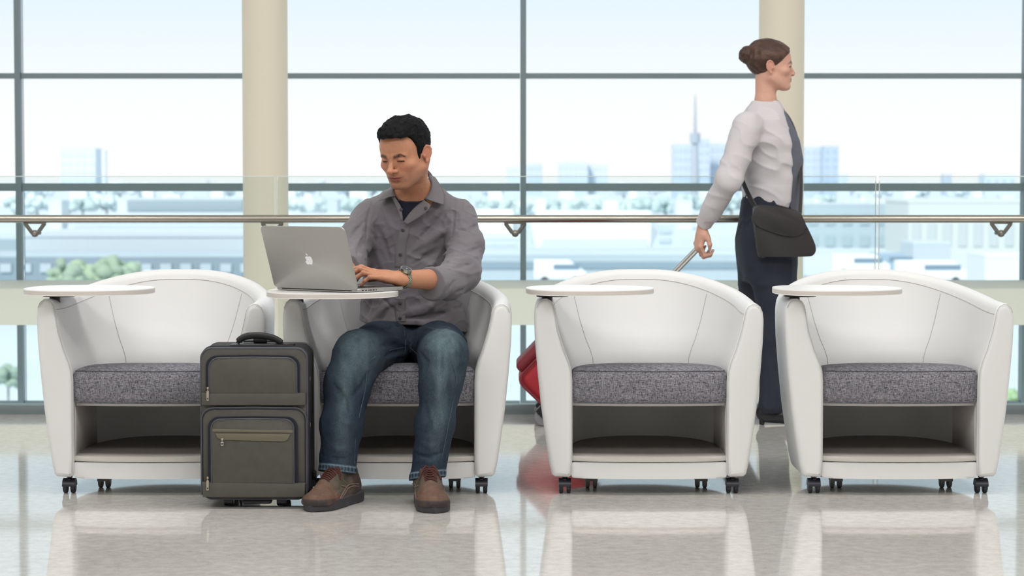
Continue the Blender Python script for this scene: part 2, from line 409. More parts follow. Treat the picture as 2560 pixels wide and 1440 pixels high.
# spire
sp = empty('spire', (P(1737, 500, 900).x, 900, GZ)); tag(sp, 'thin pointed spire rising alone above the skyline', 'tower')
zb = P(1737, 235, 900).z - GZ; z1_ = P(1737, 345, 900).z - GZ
bm = bmesh.new(); tube_bm(bm, [(0, 0, 0), (0, 0, z1_)], [2.1, 1.2], 12, up=Vector((0, 1, 0))); from_bm('shaft', bm, hazed_mat((160, 182, 204)), sp)
bm = bmesh.new(); tube_bm(bm, [(0, 0, z1_), (0, 0, zb - 3), (0, 0, zb)], [.75, .42, .15], 10, up=Vector((0, 1, 0))); from_bm('mast', bm, hazed_mat((164, 176, 194)), sp)
disc('collar', (0, 0, z1_), (0, 0, 1), 2.1, 4.0, hazed_mat((152, 178, 202)), sp)
rnd = random.Random(4)
# distant low skyline of trees and roofs
fol = {}
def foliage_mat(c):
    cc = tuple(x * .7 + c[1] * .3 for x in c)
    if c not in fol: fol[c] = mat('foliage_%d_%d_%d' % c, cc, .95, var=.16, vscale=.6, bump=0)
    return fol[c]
def tree(px, pyt, pyb, Y, wpx, col, label, group=None, seed=0, name='tree'):
    c = P(px, pyt, Y); g = GZ; r = wpx / FPX * Y / 2
    root = empty(name, (c.x, Y, g)); tag(root, label, 'tree', group)
    top = c.z - g; vis = (P(px, pyt, Y).z - P(px, pyb, Y).z)
    rr = random.Random(seed); bm = bmesh.new()
    for k in range(26):
        a = rr.uniform(0, 2 * PI); q = math.sqrt(rr.random()) * r * .8
        s = r * rr.uniform(.22, .42); zc = top - s - rr.random() * max(vis * .75, s) - (q / r) ** 2 * vis * .3
        mt_ = Matrix.Translation((q * math.cos(a), q * math.sin(a), zc)) @ Matrix.Rotation(rr.random() * 3, 4, 'Z') @ Matrix.Diagonal((s, s, s * .85, 1))
        ret = bmesh.ops.create_icosphere(bm, subdivisions=2, radius=1.0, matrix=mt_)
        for v in ret['verts']: v.co += Vector((rr.uniform(-1, 1), rr.uniform(-1, 1), rr.uniform(-1, 1))) * s * .14
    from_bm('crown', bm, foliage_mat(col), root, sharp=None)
    tube('trunk', [(0, 0, 0), (0, 0, top * .7)], [r * .08, r * .05], hazed_mat((150, 150, 140)), root, 8)
    return root
g1 = 'hazy trees on the far skyline'  # crowns almost blue-white: haze put into the leaf colour
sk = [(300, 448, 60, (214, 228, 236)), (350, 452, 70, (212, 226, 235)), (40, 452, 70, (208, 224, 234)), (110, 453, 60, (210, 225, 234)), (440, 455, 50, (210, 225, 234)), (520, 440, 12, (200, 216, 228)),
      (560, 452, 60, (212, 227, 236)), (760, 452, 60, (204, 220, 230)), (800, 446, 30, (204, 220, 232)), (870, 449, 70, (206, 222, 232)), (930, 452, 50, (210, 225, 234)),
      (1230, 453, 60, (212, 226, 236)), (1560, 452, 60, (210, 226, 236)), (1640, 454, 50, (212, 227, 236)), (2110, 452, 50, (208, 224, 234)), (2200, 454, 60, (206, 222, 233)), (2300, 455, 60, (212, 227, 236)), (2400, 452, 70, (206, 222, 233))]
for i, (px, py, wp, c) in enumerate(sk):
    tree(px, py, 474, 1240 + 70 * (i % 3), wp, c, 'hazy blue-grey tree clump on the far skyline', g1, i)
g2 = 'pale trees beyond the airfield'  # leaf colours paled to stand in for haze
for i in range(46):
    px = (40 + i * 56 + rnd.uniform(-3, 3)); py = 480 + rnd.uniform(0, 16) + (i % 2) * 6
    if 300 < px < 620: py = 486
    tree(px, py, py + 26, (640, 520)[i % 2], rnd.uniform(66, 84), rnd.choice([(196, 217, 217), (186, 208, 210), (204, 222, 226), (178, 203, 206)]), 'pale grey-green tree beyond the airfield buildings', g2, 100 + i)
# low houses between the trees
g3 = 'small white roofs among the far trees'
for i in range(44):
    px = i * 58 + rnd.uniform(0, 10); py = (474, 486, 500)[i % 3] + rnd.uniform(-2, 3); Yh = (880, 740, 450)[i % 3]
    wp = rnd.uniform(14, 44)
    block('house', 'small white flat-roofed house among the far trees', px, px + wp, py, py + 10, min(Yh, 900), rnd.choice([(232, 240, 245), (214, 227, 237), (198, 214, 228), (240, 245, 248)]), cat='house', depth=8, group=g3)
# long buildings of the airfield
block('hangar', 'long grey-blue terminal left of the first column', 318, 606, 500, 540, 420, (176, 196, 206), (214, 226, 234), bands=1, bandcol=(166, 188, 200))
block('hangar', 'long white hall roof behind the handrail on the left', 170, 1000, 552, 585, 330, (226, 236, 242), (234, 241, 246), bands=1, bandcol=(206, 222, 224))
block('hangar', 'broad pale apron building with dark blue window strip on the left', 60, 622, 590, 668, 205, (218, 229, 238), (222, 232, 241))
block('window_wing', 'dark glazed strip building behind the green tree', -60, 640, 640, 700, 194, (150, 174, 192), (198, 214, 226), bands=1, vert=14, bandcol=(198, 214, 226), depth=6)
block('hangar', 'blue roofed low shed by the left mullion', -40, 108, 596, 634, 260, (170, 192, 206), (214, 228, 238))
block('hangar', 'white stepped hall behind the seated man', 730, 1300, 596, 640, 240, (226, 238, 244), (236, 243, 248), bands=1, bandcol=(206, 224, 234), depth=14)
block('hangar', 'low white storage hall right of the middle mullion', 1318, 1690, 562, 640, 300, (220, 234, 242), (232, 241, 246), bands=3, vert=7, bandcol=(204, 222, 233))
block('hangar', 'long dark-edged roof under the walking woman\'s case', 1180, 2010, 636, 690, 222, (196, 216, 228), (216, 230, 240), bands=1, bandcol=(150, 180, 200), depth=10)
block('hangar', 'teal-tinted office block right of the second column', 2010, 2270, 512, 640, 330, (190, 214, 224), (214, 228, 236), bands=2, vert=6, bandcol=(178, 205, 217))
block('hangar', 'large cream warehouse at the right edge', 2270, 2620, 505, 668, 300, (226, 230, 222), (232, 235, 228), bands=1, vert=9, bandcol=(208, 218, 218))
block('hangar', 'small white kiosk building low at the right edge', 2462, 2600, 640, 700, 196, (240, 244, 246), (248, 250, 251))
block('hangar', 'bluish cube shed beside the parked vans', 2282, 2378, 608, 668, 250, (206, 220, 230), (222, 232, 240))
# vehicles
M['van'] = hazed_mat((238, 243, 247)); M['van_glass'] = hazed_mat((110, 150, 186)); M['tyre'] = hazed_mat((90, 100, 110))
def van(px, py, Y, L, label, col=(238, 243, 247)):
    c = P(px, py, Y); root = empty('van', (c.x, Y, GZ)); tag(root, label, 'vehicle')
    h = 2.3
    prof = [(-L / 2, .5), (L / 2, .5), (L / 2, 1.2), (L / 2 - .9, h * .75), (L / 2 - 1.6, h), (-L / 2, h)]
    bm = bmesh.new(); prism_bm(bm, prof, -1, 1, .08, 1, Matrix.Rotation(PI / 2, 4, 'X')); from_bm('body', bm, hazed_mat(col), root)
    box('side_window', (L * .12, -1.02, 1.65), (L * .5, .05, .5), M['van_glass'], root)
    for s in (-.3, .3): disc('wheel', (s * L, -.9, .38), (0, 1, 0), .38, .3, M['tyre'], root)
van(2150, 655, 232, 6, 'white van parked before the teal-tinted office block')
van(2235, 650, 236, 5, 'blue and white van parked beside the bluish cube shed', (150, 190, 225))
van(2330, 672, 214, 7, 'long white van parked nearest the cream warehouse')
van(1400, 668, 215, 5, 'white van parked beyond the third chair')
van(420, 655, 189, 4, 'small white van by the dark glazed strip building')
# parked aircraft-like fuselages read as long pale rounded roofs beyond the rail: plain rounded sheds
for i, (px0, px1, py, Y) in enumerate(((1330, 1620, 585, 290), (1100, 1290, 575, 300))):
    a = P(px0, py, Y); b_ = P(px1, py, Y); root = empty('arched_shed', ((a.x + b_.x) / 2, Y - 14, GZ))
    tag(root, ['white arched shed right of the middle mullion', 'white arched shed directly behind the seated man'][i], 'shed')
    Lh = (b_.x - a.x) / 2; R_ = 3.2
    tube('arched_roof', [(-Lh, 0, 3), (-Lh * .9, 0, 3.1), (Lh * .9, 0, 3.1), (Lh, 0, 2.8)], [R_ * .6, R_, R_, R_ * .5], hazed_mat((236, 242, 247)), root, 20, up=Vector((0, 1, 0)))
    box('side_wall', (0, -R_ + .3, 1.6), (Lh * 1.7, .5, 3.2), hazed_mat((200, 218, 230)), root)
# green trees close on the left
for i, (px, py, pb, wp, c, lab) in enumerate((
        (165, 640, 720, 110, (150, 176, 150), 'lowest green tree, left end of the clump'),
        (225, 622, 720, 120, (160, 186, 148), 'tallest green tree above the first chair'),
        (290, 630, 720, 110, (154, 180, 150), 'green tree at the right end of the clump'),
        (330, 645, 720, 60, (164, 188, 162), 'small pale tree beside the white van'))):
    tree(px, py, pb, (150, 160, 152, 165)[i], wp, c, lab, seed=40 + i)
# low planting and kerbs seen under the bulkhead
for i, (px, pyb, c) in enumerate(((20, 900, (150, 180, 160)), (2545, 960, (150, 190, 130)))):
    tree(px, pyb, pyb + 60, 95, 90, c, ['bush seen low through the left pane under the bulkhead', 'bush seen low through the right pane under the bulkhead'][i], seed=60 + i, name='bush')
# ------------------------------------------------------------ tub chairs on casters with swivel tablet
HW = .377
def u_path(n_side=10, n_back=52):
    pts = []
    y0, yc, yb = -.345, -.14, .36
    for i in range(n_side): pts.append((-HW, y0 + (yc - y0) * i / n_side))
    for i in range(n_back + 1):
        a = PI * i / n_back; c, s = math.cos(a), math.sin(a)
        q = 2 / 2.28
        pts.append((-HW * math.copysign(abs(c) ** q, c), yc + (yb - yc) * abs(s) ** q))
    for i in range(n_side - 1, -1, -1): pts.append((HW, y0 + (yc - y0) * i / n_side))
    return pts
UP = u_path()
def inward(pts):
    n = len(pts); out_ = []
    for i in range(n):
        a = pts[max(i - 1, 0)]; b_ = pts[min(i + 1, n - 1)]
        t = Vector((b_[0] - a[0], b_[1] - a[1])).normalized(); out_.append(Vector((t.y, -t.x)))
    return out_
UIN = inward(UP)
def bow(x, y):
    w_ = max(0.0, min(1.0, (.02 - y) / .3)); return y - .055 * max(0, 1 - (x / .36) ** 2) * w_
def rimz(y, left=False):
    t = max(0, min(1, (y + .345) / .70)); return .630 + .086 * t ** 2.35 + (.016 * (1 - t) ** 2 if left else 0)
def backness(y):
    t = max(0, min(1, (y + .02) / .36)); return t
OUTER = [(.066, .058), (.056, .066), (.048, .10), (.036, .18), (.022, .28), (.010, .40), (.002, .50), (.0, .56)]
def section(R, bk, ins=0.0):
    """closed loop (inward distance, height) of the shell wall; ins insets it for the rounded front edge"""
    pts = list(OUTER)
    top = [(.000, R - .055), (.003, R - .03), (.011, R - .012), (.024, R - .002), (.040, R - .001), (.054, R - .008), (.063, R - .022), (.068, R - .045)]
    inn = [(.078, .54), (.096, .48), (.112, .44), (.121, .41), (.124, .37), (.124, .30), (.124, .20), (.124, .12), (.122, .066), (.112, .058)]
    k = 1 + .35 * bk
    inn = [(d * k if z > .3 else d * (1 + .3 * bk), z) for d, z in inn]
    loop = pts + top + inn
    if ins > 0:
        n = len(loop); o = []
        for i in range(n):
            a = Vector(loop[i - 1]); b_ = Vector(loop[(i + 1) % n]); t = (b_ - a).normalized()
            nn = Vector((t.y, -t.x)); p = Vector(loop[i]) + nn * ins
            o.append((p.x, p.y))
        loop = o
    return loop
def loft(rings, caps=True):
    v, f = [], []; m_ = len(rings[0])
    for r in rings: v += r
    for i in range(len(rings) - 1):
        for k in range(m_): f.append((i * m_ + k, i * m_ + (k + 1) % m_, (i + 1) * m_ + (k + 1) % m_, (i + 1) * m_ + k))
    if caps: f.append(tuple(range(m_ - 1, -1, -1))); f.append(tuple((len(rings) - 1) * m_ + k for k in range(m_)))
    return v, f
def place(i, d, z, dy=0):
    x = UP[i][0] + UIN[i].x * d; y = UP[i][1] + UIN[i].y * d
    return (x, bow(x, y) + dy, z)
def ring(i, ins=0, dy=0):
    y = UP[i][1]; return [place(i, d, z, dy) for d, z in section(rimz(y, UP[i][0] < 0), backness(y), ins)]
def make_chair():
    root = empty('tub_chair')
    nU = len(UP); R_ = .018; rings = []
    steps = [(a, R_ * (1 - math.cos(a)), R_ * (1 - math.sin(a))) for a in (PI / 2 * k / 5 for k in range(6))]
    # front rounding: inset grows as it moves forward
    fr_ = [(R_ * (1 - math.cos(a)), -R_ * math.sin(a)) for a in (PI / 2 * k / 5 for k in range(6))]
    for ins, dy in reversed(fr_): rings.append(ring(0, ins, dy))
    for i in range(1, nU - 1): rings.append(ring(i))
    for ins, dy in fr_: rings.append(ring(nU - 1, ins, dy))
    v, f = loft(rings)
    o = from_data('shell', v, f, M['leather'], root)
    bm = bmesh.new(); bm.from_mesh(o.data); bmesh.ops.triangulate(bm, faces=[q for q in bm.faces if len(q.verts) > 4]); bmesh.ops.recalc_face_normals(bm, faces=bm.faces); bm.to_mesh(o.data); bm.free()
    o.data.set_sharp_from_angle(angle=math.radians(50))
    # seams: round each arm front, along the rim, inside the back
    def seam(pts, r=.0011): tube('seam', pts, r, M['seam'], root, 5)
    L = section(rimz(-.345), 0, .0)
    for i in (0, nU - 1):
        pts = []
        for d, z in section(rimz(-.345, i == 0), 0)[9:26]: pts.append(place(i, d, z))
        off = []
        for k, p in enumerate(pts):
            q = section(rimz(-.345, i == 0), 0, .003)[9:26][k]; off.append(place(i, q[0], q[1], -.0155))
        seam(off)
    seam([place(i, .0665, rimz(UP[i][1], UP[i][0] < 0) - .036) for i in range(0, nU)], .0012)
    for i in (0, nU - 1):
        ins_ = [(d, z) for d, z in section(rimz(-.345), 0, .0)]
    for i in (22, nU - 23):
        y = UP[i][1]; sec = section(rimz(y, UP[i][0] < 0), backness(y))[15:22]
        seam([place(i, d - .001 if False else d + .0008, z) for d, z in sec], .0012)
    # cushion: rounded slab with bowed front
    def plan(inset, zt):
        pl = []
        ids = range(0, nU, 2)
        for i in ids:
            bk = backness(UP[i][1]); d = (.126 + inset) * (1 + .30 * bk)
            x = UP[i][0] + UIN[i].x * d; y = UP[i][1] + UIN[i].y * d
            y = max(y, -.345 + inset); pl.append((x, y))
        # front edge from right back to left
        xe = pl[-1][0]
        for k in range(1, 16):
            t = k / 16; pl.append((xe + (pl[0][0] - xe) * t, -.345 + inset))
        return [(x, bow(x, y)) for x, y in pl]
    prof = [(.02, .300), (.006, .302), (-.002, .308), (-.006, .32), (-.008, .345), (-.007, .375), (-.003, .398), (.004, .408), (.012, .4145), (.03, .420), (.06, .4245), (.10, .427), (.16, .429)]
    rings = [[(x, y, z - (.046 * max(0, y + .30) / .55 if z > .39 else 0)) for x, y in plan(ins, z)] for ins, z in prof]
    v, f = loft(rings); o = from_data('cushion', v, f, M['tweed'], root)
    bm = bmesh.new(); bm.from_mesh(o.data); bmesh.ops.triangulate(bm, faces=[q for q in bm.faces if len(q.verts) > 4]); bmesh.ops.recalc_face_normals(bm, faces=bm.faces); bm.to_mesh(o.data); bm.free()
    pl = plan(.0035, .4075)
    fr_pts = [(x, y - .0012, .4085) for x, y in pl[-17:]] + [(pl[0][0], pl[0][1] - .001, .4085)]
    tube('seam', fr_pts, .0011, mat('dark_thread', (80, 78, 84), .9), root, 5)
    # storage cavity
    def rim_plan(d0, yf):
        pl = []
        for i in range(0, nU, 2):
            bk = backness(UP[i][1]); d = d0 * (1 + .22 * bk)
            x = UP[i][0] + UIN[i].x * d; y = UP[i][1] + UIN[i].y * d
            pl.append((x, max(y, yf)))
        return pl
    pin, pout = rim_plan(.1245, -.325), rim_plan(.1235, -.325)
    v, f = [], []
    n = len(pin)
    for z in (.128, .303):
        v += [(x, bow(x, y), z) for x, y in pin]
    for i in range(n - 1): f.append((i, i + 1, n + i + 1, n + i))
    o = from_data('liner', v, f, M['liner'], root); sm = o.modifiers.new('thick', 'SOLIDIFY'); sm.thickness = .004; sm.offset = -1
    for i in (12, n - 13):
        x, y = pin[i]; tube('seam', [(x * .992, y - .003, .13), (x * .992, y - .003, .302)], .0018, M['bracket'], root, 5)
    def slab(name, d0, yf, z0, z1, mt, bev=.002):
        pl = rim_plan(d0, yf); xe = pl[-1][0]
        for k in range(1, 14): pl.append((xe + (pl[0][0] - xe) * k / 14, yf))
        return prism(name, [(x, bow(x, y)) for x, y in pl], z0, z1, mt, root, bev, 2)
    slab('seat_board', .1225, -.305, .290, .303, M['liner'])
    slab('shelf', .1235, -.352, .111, .127, M['shelf'])
    slab('shelf_mat', .128, -.27, .1272, .1292, M['shelf_in'], 0)
    slab('apron', .122, -.346, .054, .108, M['leather'], .008)
    # casters
    def caster(x, y, mt, h=.058):
        c = empty('caster', (x, y, 0)); c.parent = root
        bm = bmesh.new()
        bbox_bm(bm, (0, 0, .037), (.013, .030, .026), .004)
        tube_bm(bm, [(0, 0, .04), (0, 0, h + .004)], .006, 10, up=Vector((0, 1, 0)))
        disc_bm(bm, (0, 0, h - .004), (0, 0, 1), .010, .006, 16)
        # hood over both wheels
        hood = [(math.cos(a) * .0255, .024 + math.sin(a) * .0255) for a in [PI * k / 12 for k in range(13)]]
        prism_bm(bm, hood, -.0205, .0205, 0, 1, Matrix(((0, 0, 1, 0), (1, 0, 0, 0), (0, 1, 0, 0), (0, 0, 0, 1))))
        for v_ in bm.verts: pass
        ob = from_bm('fork', bm, mt, c)
        for s in (-1, 1):
            disc('wheel', (s * .0125, 0, .0225), (1, 0, 0), .0225, .0140, mt, c, 24, .003)
        return c
    for sx in (-1, 1):
        caster(sx * .277, -.335, M['caster'])
        c = caster(sx * .185, -.205, M['caster_grey']); c['label'] = 'grey rear caster'
    # tablet on a pivot
    tb = []
    a_, b_ = .2125, .205
    for k in range(64):
        t = 2 * PI * k / 64; c, s = math.cos(t), math.sin(t); e_ = 2 / 2.35
        tb.append((math.copysign(abs(c) ** e_, c) * a_, math.copysign(abs(s) ** e_, s) * b_ * (1 - .12 * c)))
    tcx, tcy = -.193, -.258
    prism('tablet', [(x + tcx, y + tcy) for x, y in tb], .6585, .6765, M['laminate'], root, .003, 3)
    prism('edge_band', [(x * 1.0025 + tcx, y * 1.0025 + tcy) for x, y in tb], .6610, .6735, M['laminate_edge'], root, .001, 1)
    bm = bmesh.new(); prism_bm(bm, rrect(.105, .085, .03, cx=-.318, cy=-.27), .6475, .659, .002, 1); disc_bm(bm, (-.335, -.26, .635), (0, 0, 1), .018, .03)
    from_bm('pivot_bracket', bm, M['bracket'], root)
    return root
chair = make_chair()
index_kids()
CY = 7.645
spots = [(-1.188, 'white tub chair at the left end, partly behind the suitcase'), (-.378, 'white tub chair the man sits in'),
         (.452, 'empty white tub chair with tablet, right beside the seated man\'s chair'), (1.276, 'empty white tub chair at the right end of the row')]
for i, (x, lab) in enumerate(spots):
    o = chair if i == 0 else copy_tree(chair)
    if i == 1:      # the seated man has swung his tablet forward
        for ch in COL.objects:
            if ch.parent == o and ch.name.split('.')[0] in ('tablet', 'edge_band'): ch.location = (-.012, -.175, 0)
    o.location = (x, CY, 0); tag(o, lab, 'chair', 'white tub chairs in a row')
for ch in COL.objects:
    if ch.parent == chair and ch.name.split('.')[0] in ('tablet', 'edge_band'): ch.location = (-.025, 0, 0)
# ------------------------------------------------------------ sculpting kit: distance fields meshed with sparse surface nets
F4 = np.float32
def V3(*a): return np.array(a, F4)
def smin(a, b, k): 
    h = np.clip(.5 + .5 * (b - a) / k, 0, 1); return b + (a - b) * h - k * h * (1 - h)
def smax(a, b, k): return -smin(-a, -b, k)
def sph(p, c, r): return np.linalg.norm(p - V3(*c), axis=1) - r
def ell(p, c, r, R=None):
    q = p - V3(*c)
    if R is not None: q = q @ np.asarray(R, F4)
    r = V3(*r); k0 = np.linalg.norm(q / r, axis=1); k1 = np.linalg.norm(q / (r * r), axis=1)
    return k0 * (k0 - 1) / np.maximum(k1, 1e-6)
def cap(p, a, b, ra, rb=None):
    rb = ra if rb is None else rb
    a = V3(*a); b = V3(*b); ab = b - a; t = np.clip(((p - a) @ ab) / max(float(ab @ ab), 1e-9), 0, 1)
    return np.linalg.norm(p - a - t[:, None] * ab, axis=1) - (ra + (rb - ra) * t)
def chain(p, pts, rs, k=.012):
    d = None
    for i in range(len(pts) - 1):
        c = cap(p, pts[i], pts[i + 1], rs[i], rs[i + 1]); d = c if d is None else (smin(d, c, k) if k > 0 else np.minimum(d, c))
    return d
def ecap(p, a, b, ra, rb, sq, ax):
    """capsule squashed by sq along the direction ax"""
    ax = V3(*ax); ax = ax / np.linalg.norm(ax)
    a_ = V3(*a); b_ = V3(*b)
    f = lambda q: q + np.outer((q - a_) @ ax, ax).astype(F4) * (1 / sq - 1)
    return cap(f(p), a_, f(b_[None])[0], ra, rb) * (.5 + .5 * sq)
_G = np.random.RandomState(3).rand(32, 32, 32).astype(F4)
def vnoise(p, s):
    q = p * s + 100; i = np.floor(q).astype(np.int32); f = q - i; f = f * f * (3 - 2 * f); i %= 32; j = (i + 1) % 32
    g = lambda a, b, c: _G[a, b, c]
    x0 = g(i[:, 0], i[:, 1], i[:, 2]) * (1 - f[:, 0]) + g(j[:, 0], i[:, 1], i[:, 2]) * f[:, 0]
    x1 = g(i[:, 0], j[:, 1], i[:, 2]) * (1 - f[:, 0]) + g(j[:, 0], j[:, 1], i[:, 2]) * f[:, 0]
    x2 = g(i[:, 0], i[:, 1], j[:, 2]) * (1 - f[:, 0]) + g(j[:, 0], i[:, 1], j[:, 2]) * f[:, 0]
    x3 = g(i[:, 0], j[:, 1], j[:, 2]) * (1 - f[:, 0]) + g(j[:, 0], j[:, 1], j[:, 2]) * f[:, 0]
    y0 = x0 * (1 - f[:, 1]) + x1 * f[:, 1]; y1 = x2 * (1 - f[:, 1]) + x3 * f[:, 1]
    return (y0 * (1 - f[:, 2]) + y1 * f[:, 2]) * 2 - 1
def near(p, c, R, fn, pad=.03):
    """evaluate fn only inside a sphere; outside return a safe distance"""
    d = np.linalg.norm(p - V3(*c), axis=1); out_ = (d - R + .02).astype(F4); m_ = d < R + pad
    if m_.any(): out_[m_] = np.minimum(fn(p[m_]), 10)
    return np.where(m_, out_, np.maximum(out_, .02)).astype(F4)
def sdf_arrays(f, lo, hi, h, B=12, slack=1.7):
    lo = np.array(lo, float); hi = np.array(hi, float); nb = np.ceil((hi - lo) / (h * B)).astype(int)
    g = np.stack(np.meshgrid(*[np.arange(n) for n in nb], indexing='ij'), -1).reshape(-1, 3)
    cen = (lo + (g + .5) * B * h).astype(F4)
    dist = np.concatenate([f(cen[i:i + 60000]) for i in range(0, len(cen), 60000)])
    g = g[np.abs(dist) < slack * .87 * B * h]
    n1 = B + 1
    o = np.stack(np.meshgrid(*[np.arange(n1)] * 3, indexing='ij'), -1).reshape(-1, 3)
    DIM = nb * B + 4
    keys, verts, ex = [], [], []
    cs = [(a, b, c) for a in (0, 1) for b in (0, 1) for c in (0, 1)]
    for s in range(0, len(g), 60):
        gb = g[s:s + 60]; idx = gb[:, None, :] * B + o[None]
        pts = (lo + idx.reshape(-1, 3) * h).astype(F4)
        val = f(pts).reshape(len(gb), n1, n1, n1)
        ins = val < 0
        sm = sum(ins[:, a:a + B, b:b + B, c:c + B].astype(np.int8) for a, b, c in cs)
        bi, i, j, k = np.nonzero((sm > 0) & (sm < 8))
        if not len(bi): continue
        acc = np.zeros((len(bi), 3)); cnt = np.zeros(len(bi))
        vv = {c: val[bi, i + c[0], j + c[1], k + c[2]] for c in cs}
        for a in cs:
            for ax in range(3):
                if a[ax]: continue
                b = list(a); b[ax] = 1; b = tuple(b)
                m_ = (vv[a] < 0) != (vv[b] < 0); t = vv[a] / np.where(m_, vv[a] - vv[b], 1)
                q = np.array(a, float)[None] + np.zeros((len(bi), 3)); q[:, ax] = t
                acc[m_] += q[m_]; cnt[m_] += 1
        cell = np.stack([gb[bi, 0] * B + i, gb[bi, 1] * B + j, gb[bi, 2] * B + k], 1)
        verts.append(lo + (cell + acc / cnt[:, None]) * h)
        keys.append((cell[:, 0] * DIM[1] + cell[:, 1]) * DIM[2] + cell[:, 2])
        v0 = vv[(0, 0, 0)] < 0
        ex.append(np.stack([(v0 != (vv[(1, 0, 0)] < 0)), (v0 != (vv[(0, 1, 0)] < 0)), (v0 != (vv[(0, 0, 1)] < 0)), v0], 1))
    keys = np.concatenate(keys); verts = np.concatenate(verts); ex = np.concatenate(ex)
    od = np.argsort(keys); keys, verts, ex = keys[od], verts[od], ex[od]
    st = [DIM[1] * DIM[2], DIM[2], 1]; faces = []
    for ax in range(3):
        u, v = [(1, 2), (2, 0), (0, 1)][ax]
        m_ = ex[:, ax]; k0 = keys[m_]; ids = [np.nonzero(m_)[0]]; ok = np.ones(len(k0), bool)
        for off in (st[u], st[u] + st[v], st[v]):
            q = np.searchsorted(keys, k0 - off); q = np.minimum(q, len(keys) - 1); ok &= keys[q] == k0 - off; ids.append(q)
        qd = np.stack(ids, 1)[ok]; s_in = ex[m_, 3][ok]
        qd[~s_in] = qd[~s_in][:, ::-1]
        faces.append(qd)
    faces = np.concatenate(faces)
    return verts, faces
def sdf_mesh(name, f, lo, hi, h, mt, parent=None, tint=None, smooth_it=0, slack=1.7):
    v, fc = sdf_arrays(f, lo, hi, h, slack=slack)
    if smooth_it:
        e_ = np.concatenate([fc[:, [a, (a + 1) % 4]] for a in range(4)])
        for _ in range(smooth_it):
            acc = np.zeros_like(v); cnt = np.zeros(len(v))
            for a, b in ((0, 1), (1, 0)):
                np.add.at(acc, e_[:, a], v[e_[:, b]]); np.add.at(cnt, e_[:, a], 1)
            v = v * .5 + .5 * acc / np.maximum(cnt, 1)[:, None]
    me = bpy.data.meshes.new(name)
    me.vertices.add(len(v)); me.vertices.foreach_set('co', v.astype(F4).ravel())
    me.loops.add(len(fc) * 4); me.loops.foreach_set('vertex_index', fc.astype(np.int32).ravel())
    me.polygons.add(len(fc)); me.polygons.foreach_set('loop_start', np.arange(len(fc), dtype=np.int32) * 4)
    me.update(calc_edges=True)
    if tint is not None:
        c = tint(v.astype(F4)); a = me.color_attributes.new('tint', 'FLOAT_COLOR', 'POINT')
        a.data.foreach_set('color', np.concatenate([c, np.ones((len(c), 1))], 1).astype(F4).ravel())
    o = link_mesh(name, me, mt, parent)
    return o
def mixc(base, col, wgt):
    return base * (1 - wgt[:, None]) + np.array(lin(col))[None] * wgt[:, None]
def sstep(x, a, b):
    t = np.clip((x - a) / (b - a), 0, 1); return t * t * (3 - 2 * t)
def hit(f, px, py, y0, y1, n=400, off=0.0):
    """where the sight line through a picture point meets the field, between two depths"""
    d = ray(px, py); O = np.array((0, 0, CAMZ)); t = np.linspace(y0, y1, n) / d.y
    p = (O[None] + t[:, None] * np.array(d)[None]).astype(F4); v = f(p)
    i = int(np.argmax(v < 0)) if (v < 0).any() else int(np.argmin(v))
    q = p[i].astype(float); q[1] -= off
    return q
def creases(f, lines, y0, y1):
    """[(picture polyline, radius, depth sign)] laid on the field; + is a fold ridge, - a valley"""
    out_ = []
    for pts, r, s in lines:
        q = [hit(f, x, y, y0, y1) for x, y in pts]; out_.append((q, r, s))
    return out_
def apply_creases(p, d, cr_):
    for q, r, s in cr_:
        c = np.mean(q, 0); R = max(np.linalg.norm(a - c) for a in q) + r * 2.5 + .01
        m_ = np.linalg.norm(p - c.astype(F4), axis=1) < R
        if not m_.any(): continue
        pm = p[m_]; dd = np.full(len(pm), 1e9, F4); n = len(q) - 1
        for i in range(n):
            a, b = q[i].astype(F4), q[i + 1].astype(F4); ab = b - a; t = np.clip(((pm - a) @ ab) / max(float(ab @ ab), 1e-9), 0, 1)
            x = np.linalg.norm(pm - a - t[:, None] * ab, axis=1); u = (i + t) / n
            dd = np.minimum(dd, x + .7 * r * (1 - np.minimum(1, 4 * np.minimum(u, 1 - u)) ) )
        d = d.copy(); d[m_] -= s * r * .80 * np.exp(-(dd / (r * .75)) ** 2)
    return d
def rotm(*a):
    return np.array(Euler(a, 'XYZ').to_matrix())
# ------------------------------------------------------------ seated man
def pp(px, py, Y): return np.array(P(px, py, Y))
M['skin'] = attr_mat('tan_skin', .48, bump=.12, bscale=700, spec=.35, sss=.06, var=.05, vscale=120)
M['hair'] = attr_mat('dark_hair', .7, bump=.8, bscale=420, spec=.15, var=.3, vscale=160)
SKIN = (188, 133, 104)

